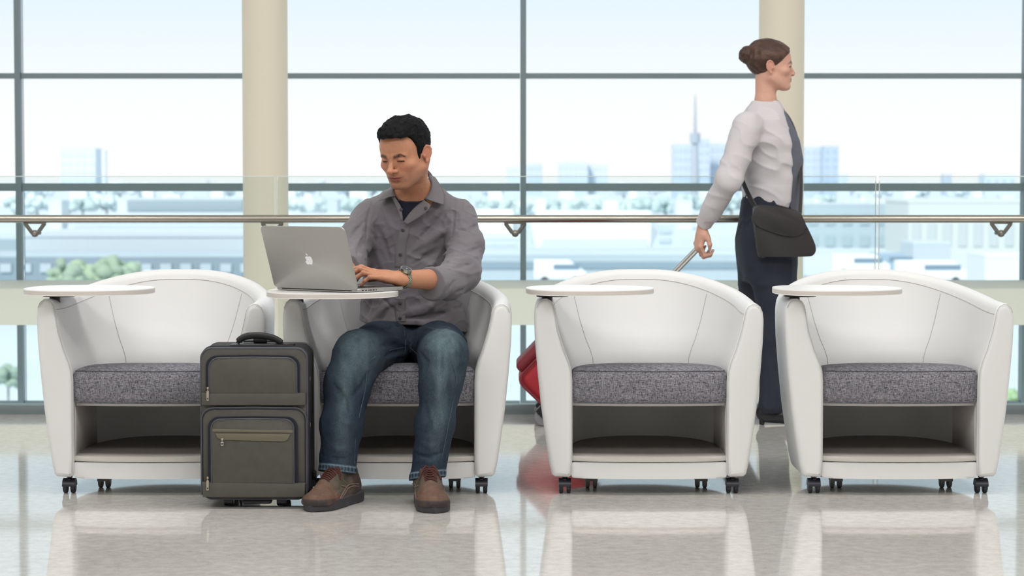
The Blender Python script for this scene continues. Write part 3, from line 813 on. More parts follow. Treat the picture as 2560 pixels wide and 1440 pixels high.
# head, in its own frame: face towards -y, up +z, origin between the ears
HC = pp(1015, 385, 7.60)
HR_ = rotm(math.radians(20), math.radians(-1), 0); HR_ = rotm(0, 0, math.radians(-31)) @ HR_
HS = 1.0
def to_head(p): return ((p - HC.astype(F4)) @ HR_.astype(F4)) / HS
def from_head(q): return HR_ @ (np.array(q, float) * HS) + HC
def zwarp(p):
    q = p.copy(); m_ = q[:, 2] < .02; q[m_, 2] = .02 + (q[m_, 2] - .02) / .88; return q
def head_sdf(p, female=False):
    p = zwarp(p); nf = .007 if female else 0; x = p.copy(); x[:, 0] = np.abs(x[:, 0])
    jw = -.006 if female else 0.0
    d = ell(p, (0, .013, .036), (.0745, .088, .084))
    d = smin(d, ell(p, (0, -.028, .034), (.067, .063, .064)), .03)                 # forehead
    d = smin(d, ell(p, (0, -.028, -.030), (.063 + jw, .060, .072)), .03)
    d = smin(d, ell(p, (0, -.040, -.060), (.050 + jw, .046, .046)), .03)
    d = smin(d, cap(x, (.054 + jw, -.002, -.058), (.020, -.066, -.100), .019, .017), .03)   # jaw line
    d = smin(d, ell(p, (0, -.080, -.100), (.021, .013, .014)), .02)              # chin
    d = smin(d, ell(x, (.042, -.060, -.022), (.023, .020, .018)), .022)             # cheek bones
    d = smin(d, cap(x, (.010, -.087, .0185), (.042, -.074, .0205), .0085, .007), .012)  # brow ridge
    d = smax(d, -ell(x, (.031, -.0985, .0065), (.017, .013, .0085)), .010)         # sockets
    # nose
    d = smin(d, chain(p, [(0, -.085, .012), (0, -.101 + nf * .6, -.012), (0, -.1125 + nf, -.029)], [.0066, .0080 - nf * .2, .0110 - nf * .35], .006), .009)
    d = smin(d, ell(x, (.0130, -.099, -.0335), (.0088, .0105, .0082)), .006)
    d = smin(d, cap(p, (0, -.104, -.038), (0, -.094, -.041), .006, .005), .006)
    d = smax(d, -ell(x, (.0080, -.1055, -.0430), (.0040, .0058, .0038)), .003)
    # mouth mound, lips, parting
    d = smin(d, ell(p, (0, -.078, -.063), (.032, .017, .022)), .016)
    d = smin(d, chain(x, [(0, -.0950, -.0600), (.014, -.0915, -.0608), (.0290, -.0785, -.0605)], [.0046, .0040, .0016], .003), .004)
    d = smin(d, chain(x, [(0, -.0925, -.0705), (.013, -.0895, -.0696), (.0275, -.0780, -.0622)], [.0056, .0048, .0016], .003), .004)
    d = smax(d, -chain(x, [(0, -.0990, -.0650), (.014, -.0955, -.0651), (.0315, -.0795, -.0608)], [.0014, .0014, .0011], 0), .0022)
    d = smax(d, -cap(p, (0, -.097, -.046), (0, -.0985, -.054), .0018, .0022), .004)   # philtrum
    d = smax(d, -ell(p, (0, -.0915, -.0815), (.015, .004, .0042)), .006)
    # eyeballs and heavy lowered lids
    ez = .0075
    d = smin(d, sph(x, (.0315, -.0768, ez), .0122), .002)
    lid = smax(sph(x, (.0315, -.0768, ez), .0141), -(p[:, 2] - (ez - .0045 - .35 * (p[:, 1] + .089))), .0012)
    d = smin(d, lid, .0022)
    d = smin(d, chain(x, [(.0185, -.0850, ez - .0065), (.031, -.0890, ez - .0105), (.044, -.0790, ez - .0065)], [.0014, .0018, .0014], 0), .005)
    d = smax(d, -ell(x, (.084, -.040, .014), (.014, .026, .026)), .02)               # temple
    # ears
    er = chain(x, [(.072, -.006, .008), (.0775, .000, .020), (.083, .010, .0245), (.0875, .020, .019), (.0885, .024, .006), (.0860, .021, -.010), (.0815, .013, -.026)], [.0030, .0034, .0038, .0038, .0036, .0034, .0040], .003)
    er = smin(er, ell(x, (.0775, .004, -.034), (.0055, .0075, .0085)), .006)                 # lobe
    er = smin(er, ell(x, (.0790, .010, -.003), (.0042, .0185, .0265), rotm(0, 0, math.radians(-29))), .004)
    er = smin(er, chain(x, [(.0800, .014, .014), (.0815, .016, .000), (.0785, .010, -.018)], [.0024, .0026, .0026], .003), .003)
    er = smin(er, ell(x, (.0765, -.006, -.010), (.0045, .0045, .0065)), .004)
    d = smin(d, er, .006)
    return d * .85

# skeleton, taken from the photograph at real depths
NB = pp(1038, 500, 7.74)                                   # base of the neck
SHL, SHR = pp(1158, 548, 7.74), pp(912, 548, 7.74)      # his left (picture right) and right shoulder
ELL, ELR = pp(1146, 700, 7.50), pp(884, 655, 7.56)
WRL = pp(998, 697, 7.235); WRR = np.array((-.560, 7.345, .722))
HIPC = pp(1036, 862, 7.80)
def basis(a, b, up):
    x = (b - a) / np.linalg.norm(b - a); z = up - x * (up @ x); z /= np.linalg.norm(z); y = np.cross(z, x); return x, y, z
def hand(p, wrist, dirn, up, side, curls, spread=1.0):
    """hand laid out from the wrist: palm, four unequal fingers bent at two knuckles, thumb from the side"""
    X, Y, Z = basis(wrist, wrist + dirn, up); Y = Y * side
    T = lambda a, b, c: wrist + X * a + Y * b + Z * c
    d = smin(ecap(p, T(-.01, 0, 0), T(.035, .004, .002), .0255, .031, .62, Z), ecap(p, T(.035, .006, .002), T(.074, .004, .004), .031, .034, .48, Z), .02)
    d = smin(d, ell(p, T(.035, .030, -.006), (.018, .016, .014)), .014)
    L = [(.044, .026, .020), (.048, .030, .021), (.044, .027, .020), (.034, .020, .017)]
    offs = [.0285, .0098, -.0088, -.0262]; st = [.082, .086, .082, .073]
    R = [(.0088, .0082, .0074, .0062), (.0090, .0084, .0076, .0064), (.0086, .0080, .0072, .0060), (.0078, .0072, .0064, .0054)]
    tips = []
    for i in range(4):
        a0 = T(.045, offs[i] * .85, .006); k = T(st[i], offs[i], .007); q = [a0, k]; ang = curls[i][0]; fan = (offs[i] * 2.2) * spread
        pos = k
        for j in range(3):
            ca, sa = math.cos(math.radians(ang)), math.sin(math.radians(ang))
            dr = X * ca + Y * fan * ca - Z * sa; dr = dr / np.linalg.norm(dr)
            pos = pos + dr * L[i][j]; q.append(pos); ang += curls[i][1 + j] if j < 2 else 0
        tips.append(pos)
        r = R[i]; f_ = chain(p, q, [.0085, r[0], r[1] , r[2], r[3]], .0035)
        f_ = smin(f_, sph(p, q[1], r[0] * 1.12), .006); f_ = smin(f_, sph(p, q[2], r[1] * 1.10), .004)
        d = smin(d, f_, .004)
    t0, t1, t2, t3 = T(.018, .020, -.006), T(.046, .044, -.016), T(.068, .050, -.024), T(.088, .044, -.030)
    d = smin(d, chain(p, [t0, t1, t2, t3], [.0140, .0105, .0092, .0070], .006), .008)
    return d, tips
UPZ = np.array((0, 0, 1.0))
LDIR = np.array((-.135, -.045, .014)); LUP = np.array((-.02, -.35, 1.0)); RDIR = np.array((-.035, -.10, .006)); RUP = np.array((-.2, 0, 1.0))
LCUR = [(-14, 34, 22), (-12, 44, 26), (-6, 46, 24), (2, 40, 22)]
RCUR = [(-6, 30, 22), (-4, 34, 24), (-2, 34, 22), (2, 30, 20)]
def body(p):
    d = near(p, HC, .16, lambda q: head_sdf(to_head(q)) * HS, .04)
    neck = near(p, (NB + HC) / 2, .16, lambda q: smin(chain(q, [NB + (0, .02, -.03), NB + (-.004, .0, .03), from_head((0, .012, -.05))], [.066, .056, .053], .03),
              cap(q, from_head((.058, .03, -.03)), NB + (-.012, -.045, -.018), .013, .011), .022), .05)
    d = smin(d, neck, .018)
    tor = smin(cap(p, SHR + (.05, .01, -.01), SHL + (-.05, .01, -.01), .048), ell(p, NB + (0, .01, -.13), (.110, .078, .15)), .06)
    tor = smin(tor, chain(p, [NB + (0, .03, -.2), HIPC], [.072, .085], .05), .06)
    tor = smin(tor, cap(p, HIPC + (-.06, -.02, 0), HIPC + (.06, -.02, 0), .075), .05)
    tor = smin(tor, cap(p, HIPC + (-.09, -.04, -.01), HIPC + (-.14, -.30, .02), .060, .045), .04)
    tor = smin(tor, cap(p, HIPC + (.09, -.04, -.01), HIPC + (.10, -.30, .02), .060, .045), .04)
    tor = smin(tor, cap(p, NB + (-.02, 0, -.02), NB + (.02, 0, -.02), .06), .05)
    d = smin(d, tor, .03)
    for s, e_, w_, dr, up, sd, cu in ((SHL, ELL, WRL, LDIR, LUP, -1, LCUR), (SHR, ELR, WRR, RDIR, RUP, 1, RCUR)):
        arm = chain(p, [s, e_, e_ * .65 + w_ * .35, w_ + (w_ - e_) * .0], [.038, .033, .037, .0265], .02)
        d = smin(d, arm, .02)
        hd = near(p, w_ + dr * .6, .15, lambda q: hand(q, w_, dr, up, sd, cu)[0], .03)
        d = smin(d, hd, .012)
    return d
def face_tint(q, n, skin, beardw=1.0, brow=(30, 22, 20)):
    q = zwarp(q); ax = np.abs(q[:, 0]); c = np.tile(np.array(lin(skin)), (n, 1)); face = (np.linalg.norm(q, axis=1) < .17)
    red = np.exp(-(((ax - .040) / .018) ** 2 + ((q[:, 2] + .026) / .018) ** 2)) * (q[:, 1] < -.03) * .35
    red = np.maximum(red, np.exp(-((q[:, 0] / .014) ** 2 + ((q[:, 2] + .030) / .014) ** 2)) * (q[:, 1] < -.09) * .4)
    red = np.maximum(red, (ax > .072) * .35)
    c = mixc(c, (205, 128, 108), red * face)
    beard = sstep(-q[:, 2], .044, .062) * sstep(-q[:, 1], -.030, .0) * (.34 + .1 * vnoise(q, 60)) * (q[:, 2] > -.130) * beardw
    c = mixc(c, (112, 84, 72), np.clip(beard, 0, 1) * face)
    lip = np.exp(-((q[:, 0] / .024) ** 4) - ((q[:, 2] + .0662) / .0078) ** 4) * (q[:, 1] < -.076)
    c = mixc(c, (164, 86, 82), np.clip(lip * .95, 0, 1) * face)
    slit = np.exp(-((q[:, 0] / .029) ** 6) - ((q[:, 2] + .0652 - 4.0 * q[:, 0] ** 2) / .0018) ** 2) * (q[:, 1] < -.074)
    c = mixc(c, (80, 38, 36), np.clip(slit * 1.0, 0, 1) * face)
    nos = np.exp(-(((ax - .0080) / .0042) ** 2 + ((q[:, 1] + .105) / .005) ** 2)) * (q[:, 2] < -.037) * (q[:, 2] > -.047)
    c = mixc(c, (70, 38, 34), np.clip(nos, 0, 1) * face)
    bz = .0215 + .0030 * sstep(ax, .012, .034) - .0075 * sstep(ax, .036, .054)
    bw = .0062 - .0026 * sstep(ax, .034, .052)
    br = np.exp(-(((q[:, 2] - bz) / bw) ** 4)) * sstep(ax, .007, .019) * (1 - sstep(ax, .047, .054)) * (q[:, 1] < -.05)
    c = mixc(c, brow, np.clip(br * (.85 + .25 * vnoise(q, 400)), 0, 1) * face)
    ez = .0075 - .0058 - .35 * (q[:, 1] + .089)
    ey = np.exp(-(((q[:, 2] - ez - 3.0 * (ax - .031) ** 2) / .0026) ** 2)) * sstep(ax, .0175, .021) * (1 - sstep(ax, .043, .047)) * (q[:, 1] < -.068)
    c = mixc(c, (24, 16, 15), np.clip(ey * 1.2, 0, 1) * face)
    cr = np.exp(-(((q[:, 2] - .0152) / .0010) ** 2)) * sstep(ax, .02, .025) * (1 - sstep(ax, .040, .045)) * (q[:, 1] < -.07)
    c = mixc(c, (120, 74, 60), np.clip(cr * .6, 0, 1) * face)
    return c
def skin_tint(v): return face_tint(to_head(v), len(v), SKIN)
MAN = empty('person', (float(HIPC[0]), float(HIPC[1]), 0)); tag(MAN, 'seated man in grey button shirt and jeans typing on a laptop', 'person')
def under(o, root):
    o.parent = root; o.matrix_parent_inverse = Matrix.Translation(-root.location); return o
skinb = under(sdf_mesh('body', body, (-.80, 7.02, .42), (-.05, 7.98, 1.30), .0021, M['skin'], None, skin_tint, 1), MAN)

# hair: short dark curls
def hair(p):
    q = to_head(p); x = np.abs(q[:, 0])
    base = ell(q, (0, .012, .040), (.0815, .0965, .0850))
    base = smin(base, ell(q, (0, -.022, .088), (.060, .068, .031)), .03)
    n = vnoise(q, 60) * .0036 + vnoise(q * V3(1.6, 1, 1) + 3, 120) * .0026 + vnoise(q, 30) * .0030 + vnoise(q, 260) * .0010
    topw = sstep(q[:, 2], .0, .07)
    base = base - n * (.25 + .75 * topw) - .004 * topw
    hl = .086 - .006 * sstep(x, .030, .05) + .0035 * vnoise(q, 55)
    yb = -.026 - .38 * (q[:, 2] - .02) + .003 * vnoise(q, 60)
    base = smax(base, -np.maximum(q[:, 1] - yb, -(hl - q[:, 2])), .003)
    sb = smax(smax(ell(q, (0, -.022, .010), (.0752, .013, .050)), .060 - x, .002), -(q[:, 2] + .012), .002)
    base = smin(base, sb, .004)
    base = smax(base, -ell(np.stack([x, q[:, 1], q[:, 2]], 1), (.084, .004, -.014), (.020, .017, .034)), .004)
    base = smax(base, -(q[:, 2] + .050), .006)
    return base * .8
def hair_tint(v):
    q = to_head(v); t = sstep(vnoise(q, 70), -.3, .8)
    return mixc(np.tile(np.array(lin((12, 12, 15))), (len(v), 1)), (28, 29, 35), t * .5)
hr = under(sdf_mesh('hair', hair, HC - .14, HC + (.14, .14, .17), .0016, M['hair'], None, hair_tint, 0), MAN)
# ---- the man's clothes
M['shirt'] = attr_mat('grey_shirt_cloth', .75, bump=.25, bscale=900, spec=.2, var=.05, vscale=500, stretch=(1, 1, 3), sheen=.15)
M['denim'] = attr_mat('blue_denim', .85, bump=.45, bscale=700, spec=.15, var=.22, vscale=420, stretch=(1, 1, .35))
M['navy'] = mat('navy_jersey', (22, 24, 44), .85, bump=.1, bscale=700)
def ridged(p, s, st): 
    n = 1 - np.abs(vnoise(p * V3(*st), s)) ; return n ** 5
SHIRT_C = (121, 118, 121)
rows = [(470, 990, 1090, .050), (488, 955, 1120, .075), (505, 918, 1150, .092), (530, 905, 1160, .108), (580, 908, 1152, .122), (640, 915, 1144, .122), (700, 910, 1146, .126), (760, 903, 1156, .134), (810, 898, 1168, .142), (860, 895, 1172, .145)]
_tz, _tx, _ta, _tb, _ty = [], [], [], [], []
for py, xl, xr, hb in rows:
    yc = 7.775 + (.015 if py > 700 else 0); l, r = pp(xl, py, yc), pp(xr, py, yc)
    _tz.append(l[2]); _tx.append((l[0] + r[0]) / 2); _ta.append((r[0] - l[0]) / 2); _tb.append(hb); _ty.append(yc)
_o = np.argsort(_tz); _tz, _tx, _ta, _tb, _ty = [np.array(a)[_o] for a in (_tz, _tx, _ta, _tb, _ty)]
def loftf(p, tz, tx, ty, ta, tb, e_=2.3):
    z = p[:, 2]; cx, cy = np.interp(z, tz, tx), np.interp(z, tz, ty); a, b = np.interp(z, tz, ta), np.interp(z, tz, tb)
    u, v = np.abs(p[:, 0] - cx) / a, np.abs(p[:, 1] - cy) / b
    k = (u ** e_ + v ** e_) ** (1 / e_)
    d = (k - 1) * np.minimum(a, b)
    return np.maximum(d, np.maximum(z - tz[-1], tz[0] - z)).astype(F4)
AL = [(1146, 545, 7.75, .064), (1164, 615, 7.65, .0575), (1152, 684, 7.53, .060), (1118, 704, 7.455, .052), (1088, 707, 7.385, .0465), (1076, 707, 7.36, .0455)]
AR = [(922, 548, 7.75, .062), (888, 598, 7.66, .053), (876, 652, 7.56, .050), (870, 665, 7.47, .048), (865, 671, 7.42, .044)]
def arm_f(A):
    q = [pp(a, b, c) for a, b, c, _ in A]; r = [x[3] for x in A]
    return lambda p: chain(p, q, r, .03)
armL, armR = arm_f(AL), arm_f(AR)
def shirt0(p):
    d = loftf(p, _tz, _tx, _ty, _ta, _tb)
    d = smin(d, cap(p, pp(945, 540, 7.765), pp(1125, 540, 7.765), .062), .03)
    d = smin(d, cap(p, pp(1000, 505, 7.77), pp(1068, 505, 7.77), .052), .05)
    d = smin(d, armL(p), .016); d = smin(d, armR(p), .016)
    return d
SC = creases(shirt0, [
    ([(1137, 500), (1134, 550), (1130, 600)], .007, -1), ([(930, 505), (918, 555), (914, 605)], .007, -1),
    ([(1128, 566), (1085, 594), (1035, 622)], .016, 1), ([(1126, 596), (1085, 632), (1050, 650)], .014, -1), ([(1126, 622), (1080, 662), (1055, 680)], .014, 1),
    ([(1120, 655), (1085, 668)], .012, -1), ([(1105, 512), (1075, 545), (1045, 575)], .011, 1), ([(1122, 520), (1088, 560), (1045, 600)], .013, -1),
    ([(918, 585), (940, 625), (962, 680)], .015, 1), ([(935, 560), (958, 600), (975, 650)], .013, -1), ([(915, 625), (930, 670), (945, 700)], .010, -1),
    ([(960, 520), (975, 555), (985, 600)], .010, 1), ([(1060, 640), (1050, 690)], .016, -1),
    ([(1140, 742), (1075, 768), (1015, 782)], .018, 1), ([(1150, 768), (1085, 790), (1010, 797)], .014, -1), ([(1160, 795), (1100, 812), (1050, 812)], .014, 1),
    ([(1000, 745), (962, 768), (930, 800)], .014, 1), ([(975, 752), (960, 790), (950, 806)], .011, -1), ([(955, 745), (985, 772), (998, 792)], .009, -1), ([(930, 750), (915, 790)], .012, -1),
    ([(1198, 596), (1165, 610), (1128, 600)], .010, 1), ([(1202, 618), (1165, 632), (1125, 626)], .009, -1), ([(1203, 640), (1165, 648), (1122, 655)], .011, 1),
    ([(1197, 664), (1160, 664), (1118, 676)], .009, -1), ([(1186, 688), (1150, 680), (1112, 670)], .009, 1), ([(1195, 560), (1168, 578), (1142, 575)], .010, -1), ([(1188, 530), (1165, 552), (1142, 548)], .010, 1),
    ([(1145, 698), (1122, 716), (1108, 734)], .009, -1), ([(1125, 690), (1108, 712), (1096, 730)], .010, 1), ([(1172, 706), (1140, 718), (1118, 736)], .010, 1), ([(1160, 720), (1135, 730)], .008, -1),
    ([(892, 536), (864, 570)], .010, 1), ([(908, 556), (878, 592), (866, 620)], .010, -1), ([(908, 584), (884, 618), (872, 648)], .011, 1), ([(910, 606), (888, 642)], .009, -1),
], 7.2, 7.9)
_hx = [890, 935, 1000, 1040, 1100, 1175]; _hy = [806, 814, 812, 813, 820, 838]
_hpx = [pp(a, b, 7.66)[0] for a, b in zip(_hx, _hy)]; _hpz = [pp(a, b, 7.66)[2] for a, b in zip(_hx, _hy)]
VA, VB, VC_ = pp(976, 468, 7.64), pp(1070, 492, 7.64), pp(1008, 554, 7.64)
def vopen(p):
    def half(a, b): 
        n = np.array((b[2] - a[2], a[0] - b[0])); n = n / np.linalg.norm(n); return ((p[:, 0] - a[0]) * n[0] + (p[:, 2] - a[2]) * n[1]).astype(F4)
    l = -half(VC_, VA); r = -half(VB, VC_)
    return np.maximum(np.maximum(l, r), np.maximum(p[:, 1] - 7.74, VC_[2] - p[:, 2]))
CUFL = pp(1076, 707, 7.36) - pp(1118, 704, 7.455); CUFL = CUFL / np.linalg.norm(CUFL); CUFR = pp(865, 671, 7.42) - pp(870, 665, 7.47); CUFR = CUFR / np.linalg.norm(CUFR)
def shirt(p):
    d = shirt0(p)
    d = d - (vnoise(p, 14) * .0028 + vnoise(p * V3(1, 1, 2.2), 30) * .0012 + ridged(p + V3(0, 0, .35) * p[:, :1], 15, (1, .7, 1.5)) * .0042 + ridged(p - V3(0, 0, .5) * p[:, :1] + 7, 24, (.8, .7, 1.4)) * .0022)
    d = apply_creases(p, d, SC)
    # rolled cuff bands
    for A, cu, s in ((AL, CUFL, 1), (AR, CUFR, 1)):
        e_ = pp(*A[-1][:3]); t = (p - e_.astype(F4)) @ cu.astype(F4); m_ = np.abs(t + .022) < .024
        rr = np.linalg.norm(p - e_.astype(F4) - np.outer(t, cu).astype(F4), axis=1)
        d = np.where((np.linalg.norm(p - e_.astype(F4), axis=1) < .09), d - .0028 * sstep(.024 - np.abs(t + .022), 0, .004), d)
        d = np.where(np.linalg.norm(p - e_.astype(F4), axis=1) < .10, smax(d, t, .004), d)
    # hem
    hz = np.interp(p[:, 0], _hpx, _hpz); d = smax(d, (hz - p[:, 2]).astype(F4), .004)
    # neck: open V and collar hole, cut back to just under the skin
    nk = near(p, NB, .22, lambda q: smax(vopen(q), -(body(q) + .005), .003), .02)
    d = smax(d, -nk, .003)
    hole = near(p, NB, .2, lambda q: smax(cap(q, NB + (0, .012, -.03), NB + (-.006, -.02, .10), .068, .062), -(body(q) + .005), .003), .02)
    d = smax(d, -hole, .003)
    return d * .85
def shirt_tint(v): 
    return mixc(np.tile(np.array(lin(SHIRT_C)), (len(v), 1)), (108, 102, 110), .5 + .5 * vnoise(v, 9))
shirt_o = under(sdf_mesh('shirt', shirt, (-.66, 7.28, .46), (-.06, 7.97, 1.06), .0030, M['shirt'], None, shirt_tint, 1), MAN)
def under_t(p):
    d = body(p) - .0045
    neckz = NB[2] - .004 + 1.6 * np.maximum(0, np.abs(p[:, 0] - NB[0] + .008) - .02) ** 1.5
    d = smax(d, p[:, 2] - neckz, .003); d = np.maximum(d, np.linalg.norm((p - (NB + (-.015, -.02, -.05)).astype(F4)) * V3(1.6, 1, 1), axis=1) - .11)
    return d
under(sdf_mesh('undershirt', under_t, NB - (.14, .16, .18), NB + (.14, .12, .08), .0030, M['navy'], None, None, 1), MAN)

# collar leaves and placket
M['shirt_plain'] = mat('grey_shirt_cloth_plain', (113, 109, 113), .75, bump=.25, bscale=900, spec=.2)
def patch(name, A, B, nb=6, thick=.0022, bulge=.004, mt=None, parent=None):
    a = catmull([pp(*q) for q in A], 5); b_ = catmull([pp(*q) for q in B], 5); n = min(len(a), len(b_)); v, f = [], []
    for i in range(n):
        for j in range(nb + 1):
            t = j / nb; q = a[i].lerp(b_[i], t); q.y -= math.sin(PI * t) * bulge; v.append(tuple(q))
    for i in range(n - 1):
        for j in range(nb):
            f.append((i * (nb + 1) + j, i * (nb + 1) + j + 1, (i + 1) * (nb + 1) + j + 1, (i + 1) * (nb + 1) + j))
    o = from_data(name, v, f, mt or M['shirt_plain'])
    sm = o.modifiers.new('thick', 'SOLIDIFY'); sm.thickness = thick; sm.offset = 0
    return under(o, parent or MAN)
colr = patch('collar', [(1074, 436, 7.765), (1080, 452, 7.725), (1077, 476, 7.680), (1062, 497, 7.652)], [(1088, 444, 7.795), (1102, 466, 7.760), (1112, 490, 7.705), (1109, 512, 7.648)], bulge=.006)
patch('collar_stand', [(1074, 436, 7.765), (1080, 452, 7.725), (1077, 476, 7.680), (1062, 497, 7.652)], [(1068, 460, 7.775), (1072, 472, 7.740), (1070, 490, 7.700), (1058, 506, 7.655)], bulge=-.002, parent=None)
patch('collar', [(983, 470, 7.725), (982, 477, 7.700), (984, 483, 7.680), (990, 490, 7.660)], [(972, 478, 7.73), (958, 490, 7.70), (948, 502, 7.665), (972, 492, 7.645)], bulge=.004)
patch('collar_stand', [(983, 470, 7.725), (982, 477, 7.700), (984, 483, 7.680), (990, 490, 7.660)], [(990, 482, 7.74), (990, 489, 7.71), (993, 495, 7.685), (998, 502, 7.665)], bulge=-.002)
# collar at the back of the neck
bk = [pp(983, 470, 7.725), pp(1000, 452, 7.83), pp(1040, 436, 7.87), pp(1070, 432, 7.82), pp(1076, 437, 7.765)]
under(tube('collar', catmull(bk, 6), .012, M['shirt_plain'], None, 8, sx=.35, sy=1.6), MAN)
def on_shirt(px, py, off=.0): return hit(shirt, px, py, 7.45, 7.85, 500, off)
def strip(name, L, R, off=.0012, mt=None, thick=.0014, nb=3):
    a = catmull([on_shirt(x, y, off) for x, y in L], 6); b_ = catmull([on_shirt(x, y, off) for x, y in R], 6); v, f = [], []
    for i in range(len(a)):
        for j in range(nb + 1): v.append(tuple(a[i].lerp(b_[i], j / nb)))
    for i in range(len(a) - 1):
        for j in range(nb): f.append((i * (nb + 1) + j, i * (nb + 1) + j + 1, (i + 1) * (nb + 1) + j + 1, (i + 1) * (nb + 1) + j))
    o = from_data(name, v, f, mt or M['shirt_plain']); sm = o.modifiers.new('thick', 'SOLIDIFY'); sm.thickness = thick; sm.offset = 0
    return under(o, MAN)
ys = [566, 590, 615, 640, 662]
strip('placket', [(1002, 562), (997, 585), (990, 612), (987, 640), (987, 668)], [(1026, 560), (1022, 585), (1016, 612), (1014, 640), (1013, 668)])
strip('placket', [(987, 745), (987, 770), (988, 790), (991, 804)], [(1013, 745), (1013, 770), (1013, 790), (1015, 804)])
patch('lapel', [(1060, 500, 7.640), (1040, 516, 7.640), (1022, 535, 7.640), (1009, 554, 7.640)], [(1076, 512, 7.628), (1070, 526, 7.620), (1046, 545, 7.622), (1018, 562, 7.632)], bulge=.003)
patch('lapel', [(984, 488, 7.658), (994, 502, 7.648), (1003, 520, 7.642), (1007, 550, 7.638)], [(978, 490, 7.668), (986, 506, 7.648), (994, 524, 7.640), (1003, 552, 7.636)], bulge=.002)
M['button'] = mat('dark_button', (66, 62, 66), .35)
def button(c, nrm=(0, -1, 0)):
    o = disc('button', c, nrm, .0058, .0026, M['button'], None, 20, .0008); under(o, MAN)
for px, py in ((1007, 575), (1001, 636), (1000, 757), (1000, 795)): button(on_shirt(px, py, .0055))
button((pp(1003, 524, 7.636))); button(pp(1064, 520, 7.618))
# sleeve seam threads
M['thread'] = mat('dark_grey_thread', (96, 93, 97), .8)

# jeans
def P4(L): return [pp(a, b, c) for a, b, c, _ in L], [x[3] for x in L]
LR_ = [(990, 868, 7.80, .098), (948, 872, 7.46, .086), (897, 890, 7.15, .078), (869, 955, 7.115, .0715), (854, 1060, 7.075, .0625), (841, 1190, 7.06, .0575)]
LL_ = [(1088, 868, 7.80, .098), (1100, 872, 7.46, .085), (1109, 888, 7.15, .0755), (1101, 955, 7.13, .0650), (1088, 1060, 7.10, .0575), (1066, 1200, 7.075, .0545)]
qR, rR = P4(LR_); qL, rL = P4(LL_)
def jeans0(p):
    d = ell(p, pp(1038, 855, 7.80), (.178, .135, .105))
    d = smin(d, chain(p, qR, rR, .03), .035); d = smin(d, chain(p, qL, rL, .03), .035)
    # shins a bit deeper front to back
    return d
JC = creases(jeans0, [
    ([(960, 893), (1000, 876), (1030, 872)], .013, -1), ([(945, 905), (985, 890), (1025, 884)], .010, 1), ([(930, 850), (965, 842), (1000, 850)], .014, 1), ([(950, 865), (985, 862), (1015, 868)], .011, -1),
    ([(1050, 880), (1068, 905), (1060, 935)], .012, -1), ([(1062, 868), (1085, 880)], .010, 1), ([(1150, 860), (1160, 900), (1150, 935)], .012, -1), ([(1125, 850), (1150, 885)], .012, 1),
    ([(845, 900), (870, 940), (880, 985)], .014, 1), ([(925, 925), (905, 965), (880, 990)], .011, -1), ([(835, 960), (860, 1000), (872, 1050)], .012, -1),
    ([(1080, 920), (1095, 970), (1090, 1030)], .013, 1), ([(1130, 925), (1118, 990), (1110, 1050)], .012, -1), ([(1060, 1000), (1072, 1060), (1060, 1100)], .011, -1),
    ([(808, 1110), (845, 1125), (885, 1115)], .010, 1), ([(803, 1135), (845, 1148), (886, 1140)], .009, -1), ([(1045, 1100), (1075, 1118), (1110, 1100)], .010, 1), ([(1038, 1130), (1070, 1145), (1105, 1130)], .010, -1), ([(1032, 1158), (1060, 1150), (1100, 1165)], .009, 1),
    ([(1018, 818), (1016, 850), (1014, 885)], .008, -1), ([(1000, 815), (960, 828)], .010, -1), ([(1060, 818), (1100, 826)], .010, 1)], 6.95, 7.9)
def jeans(p):
    d = jeans0(p) - (vnoise(p, 16) * .0028 + vnoise(p, 38) * .0012 + ridged(p + V3(0, 0, .4) * p[:, :1], 17, (1, 1, .8)) * .0022 + ridged(p - V3(0, 0, .5) * p[:, :1] + 5, 26, (1, 1, .9)) * .0018)
    d = apply_creases(p, d, JC)
    left = p[:, 0] > pp(960, 1100, 7.1)[0]
    hz = np.where(left, pp(1066, 1196, 7.06)[2], pp(841, 1182, 7.05)[2]) + .0
    hz = hz + np.where(left, .10 * (p[:, 0] - pp(1066, 1196, 7.06)[0]), -.10 * (p[:, 0] - pp(841, 1182, 7.05)[0])) + .18 * (7.06 - p[:, 1])
    d = smax(d, (hz - p[:, 2]).astype(F4), .003)
    # flare edge of the hem
    d = d - .0018 * (np.abs(p[:, 2] - hz - .010) < .011) * (p[:, 2] < .2)
    wz = pp(1038, 778, 7.8)[2]; d = smax(d, p[:, 2] - wz, .005)
    return d * .85
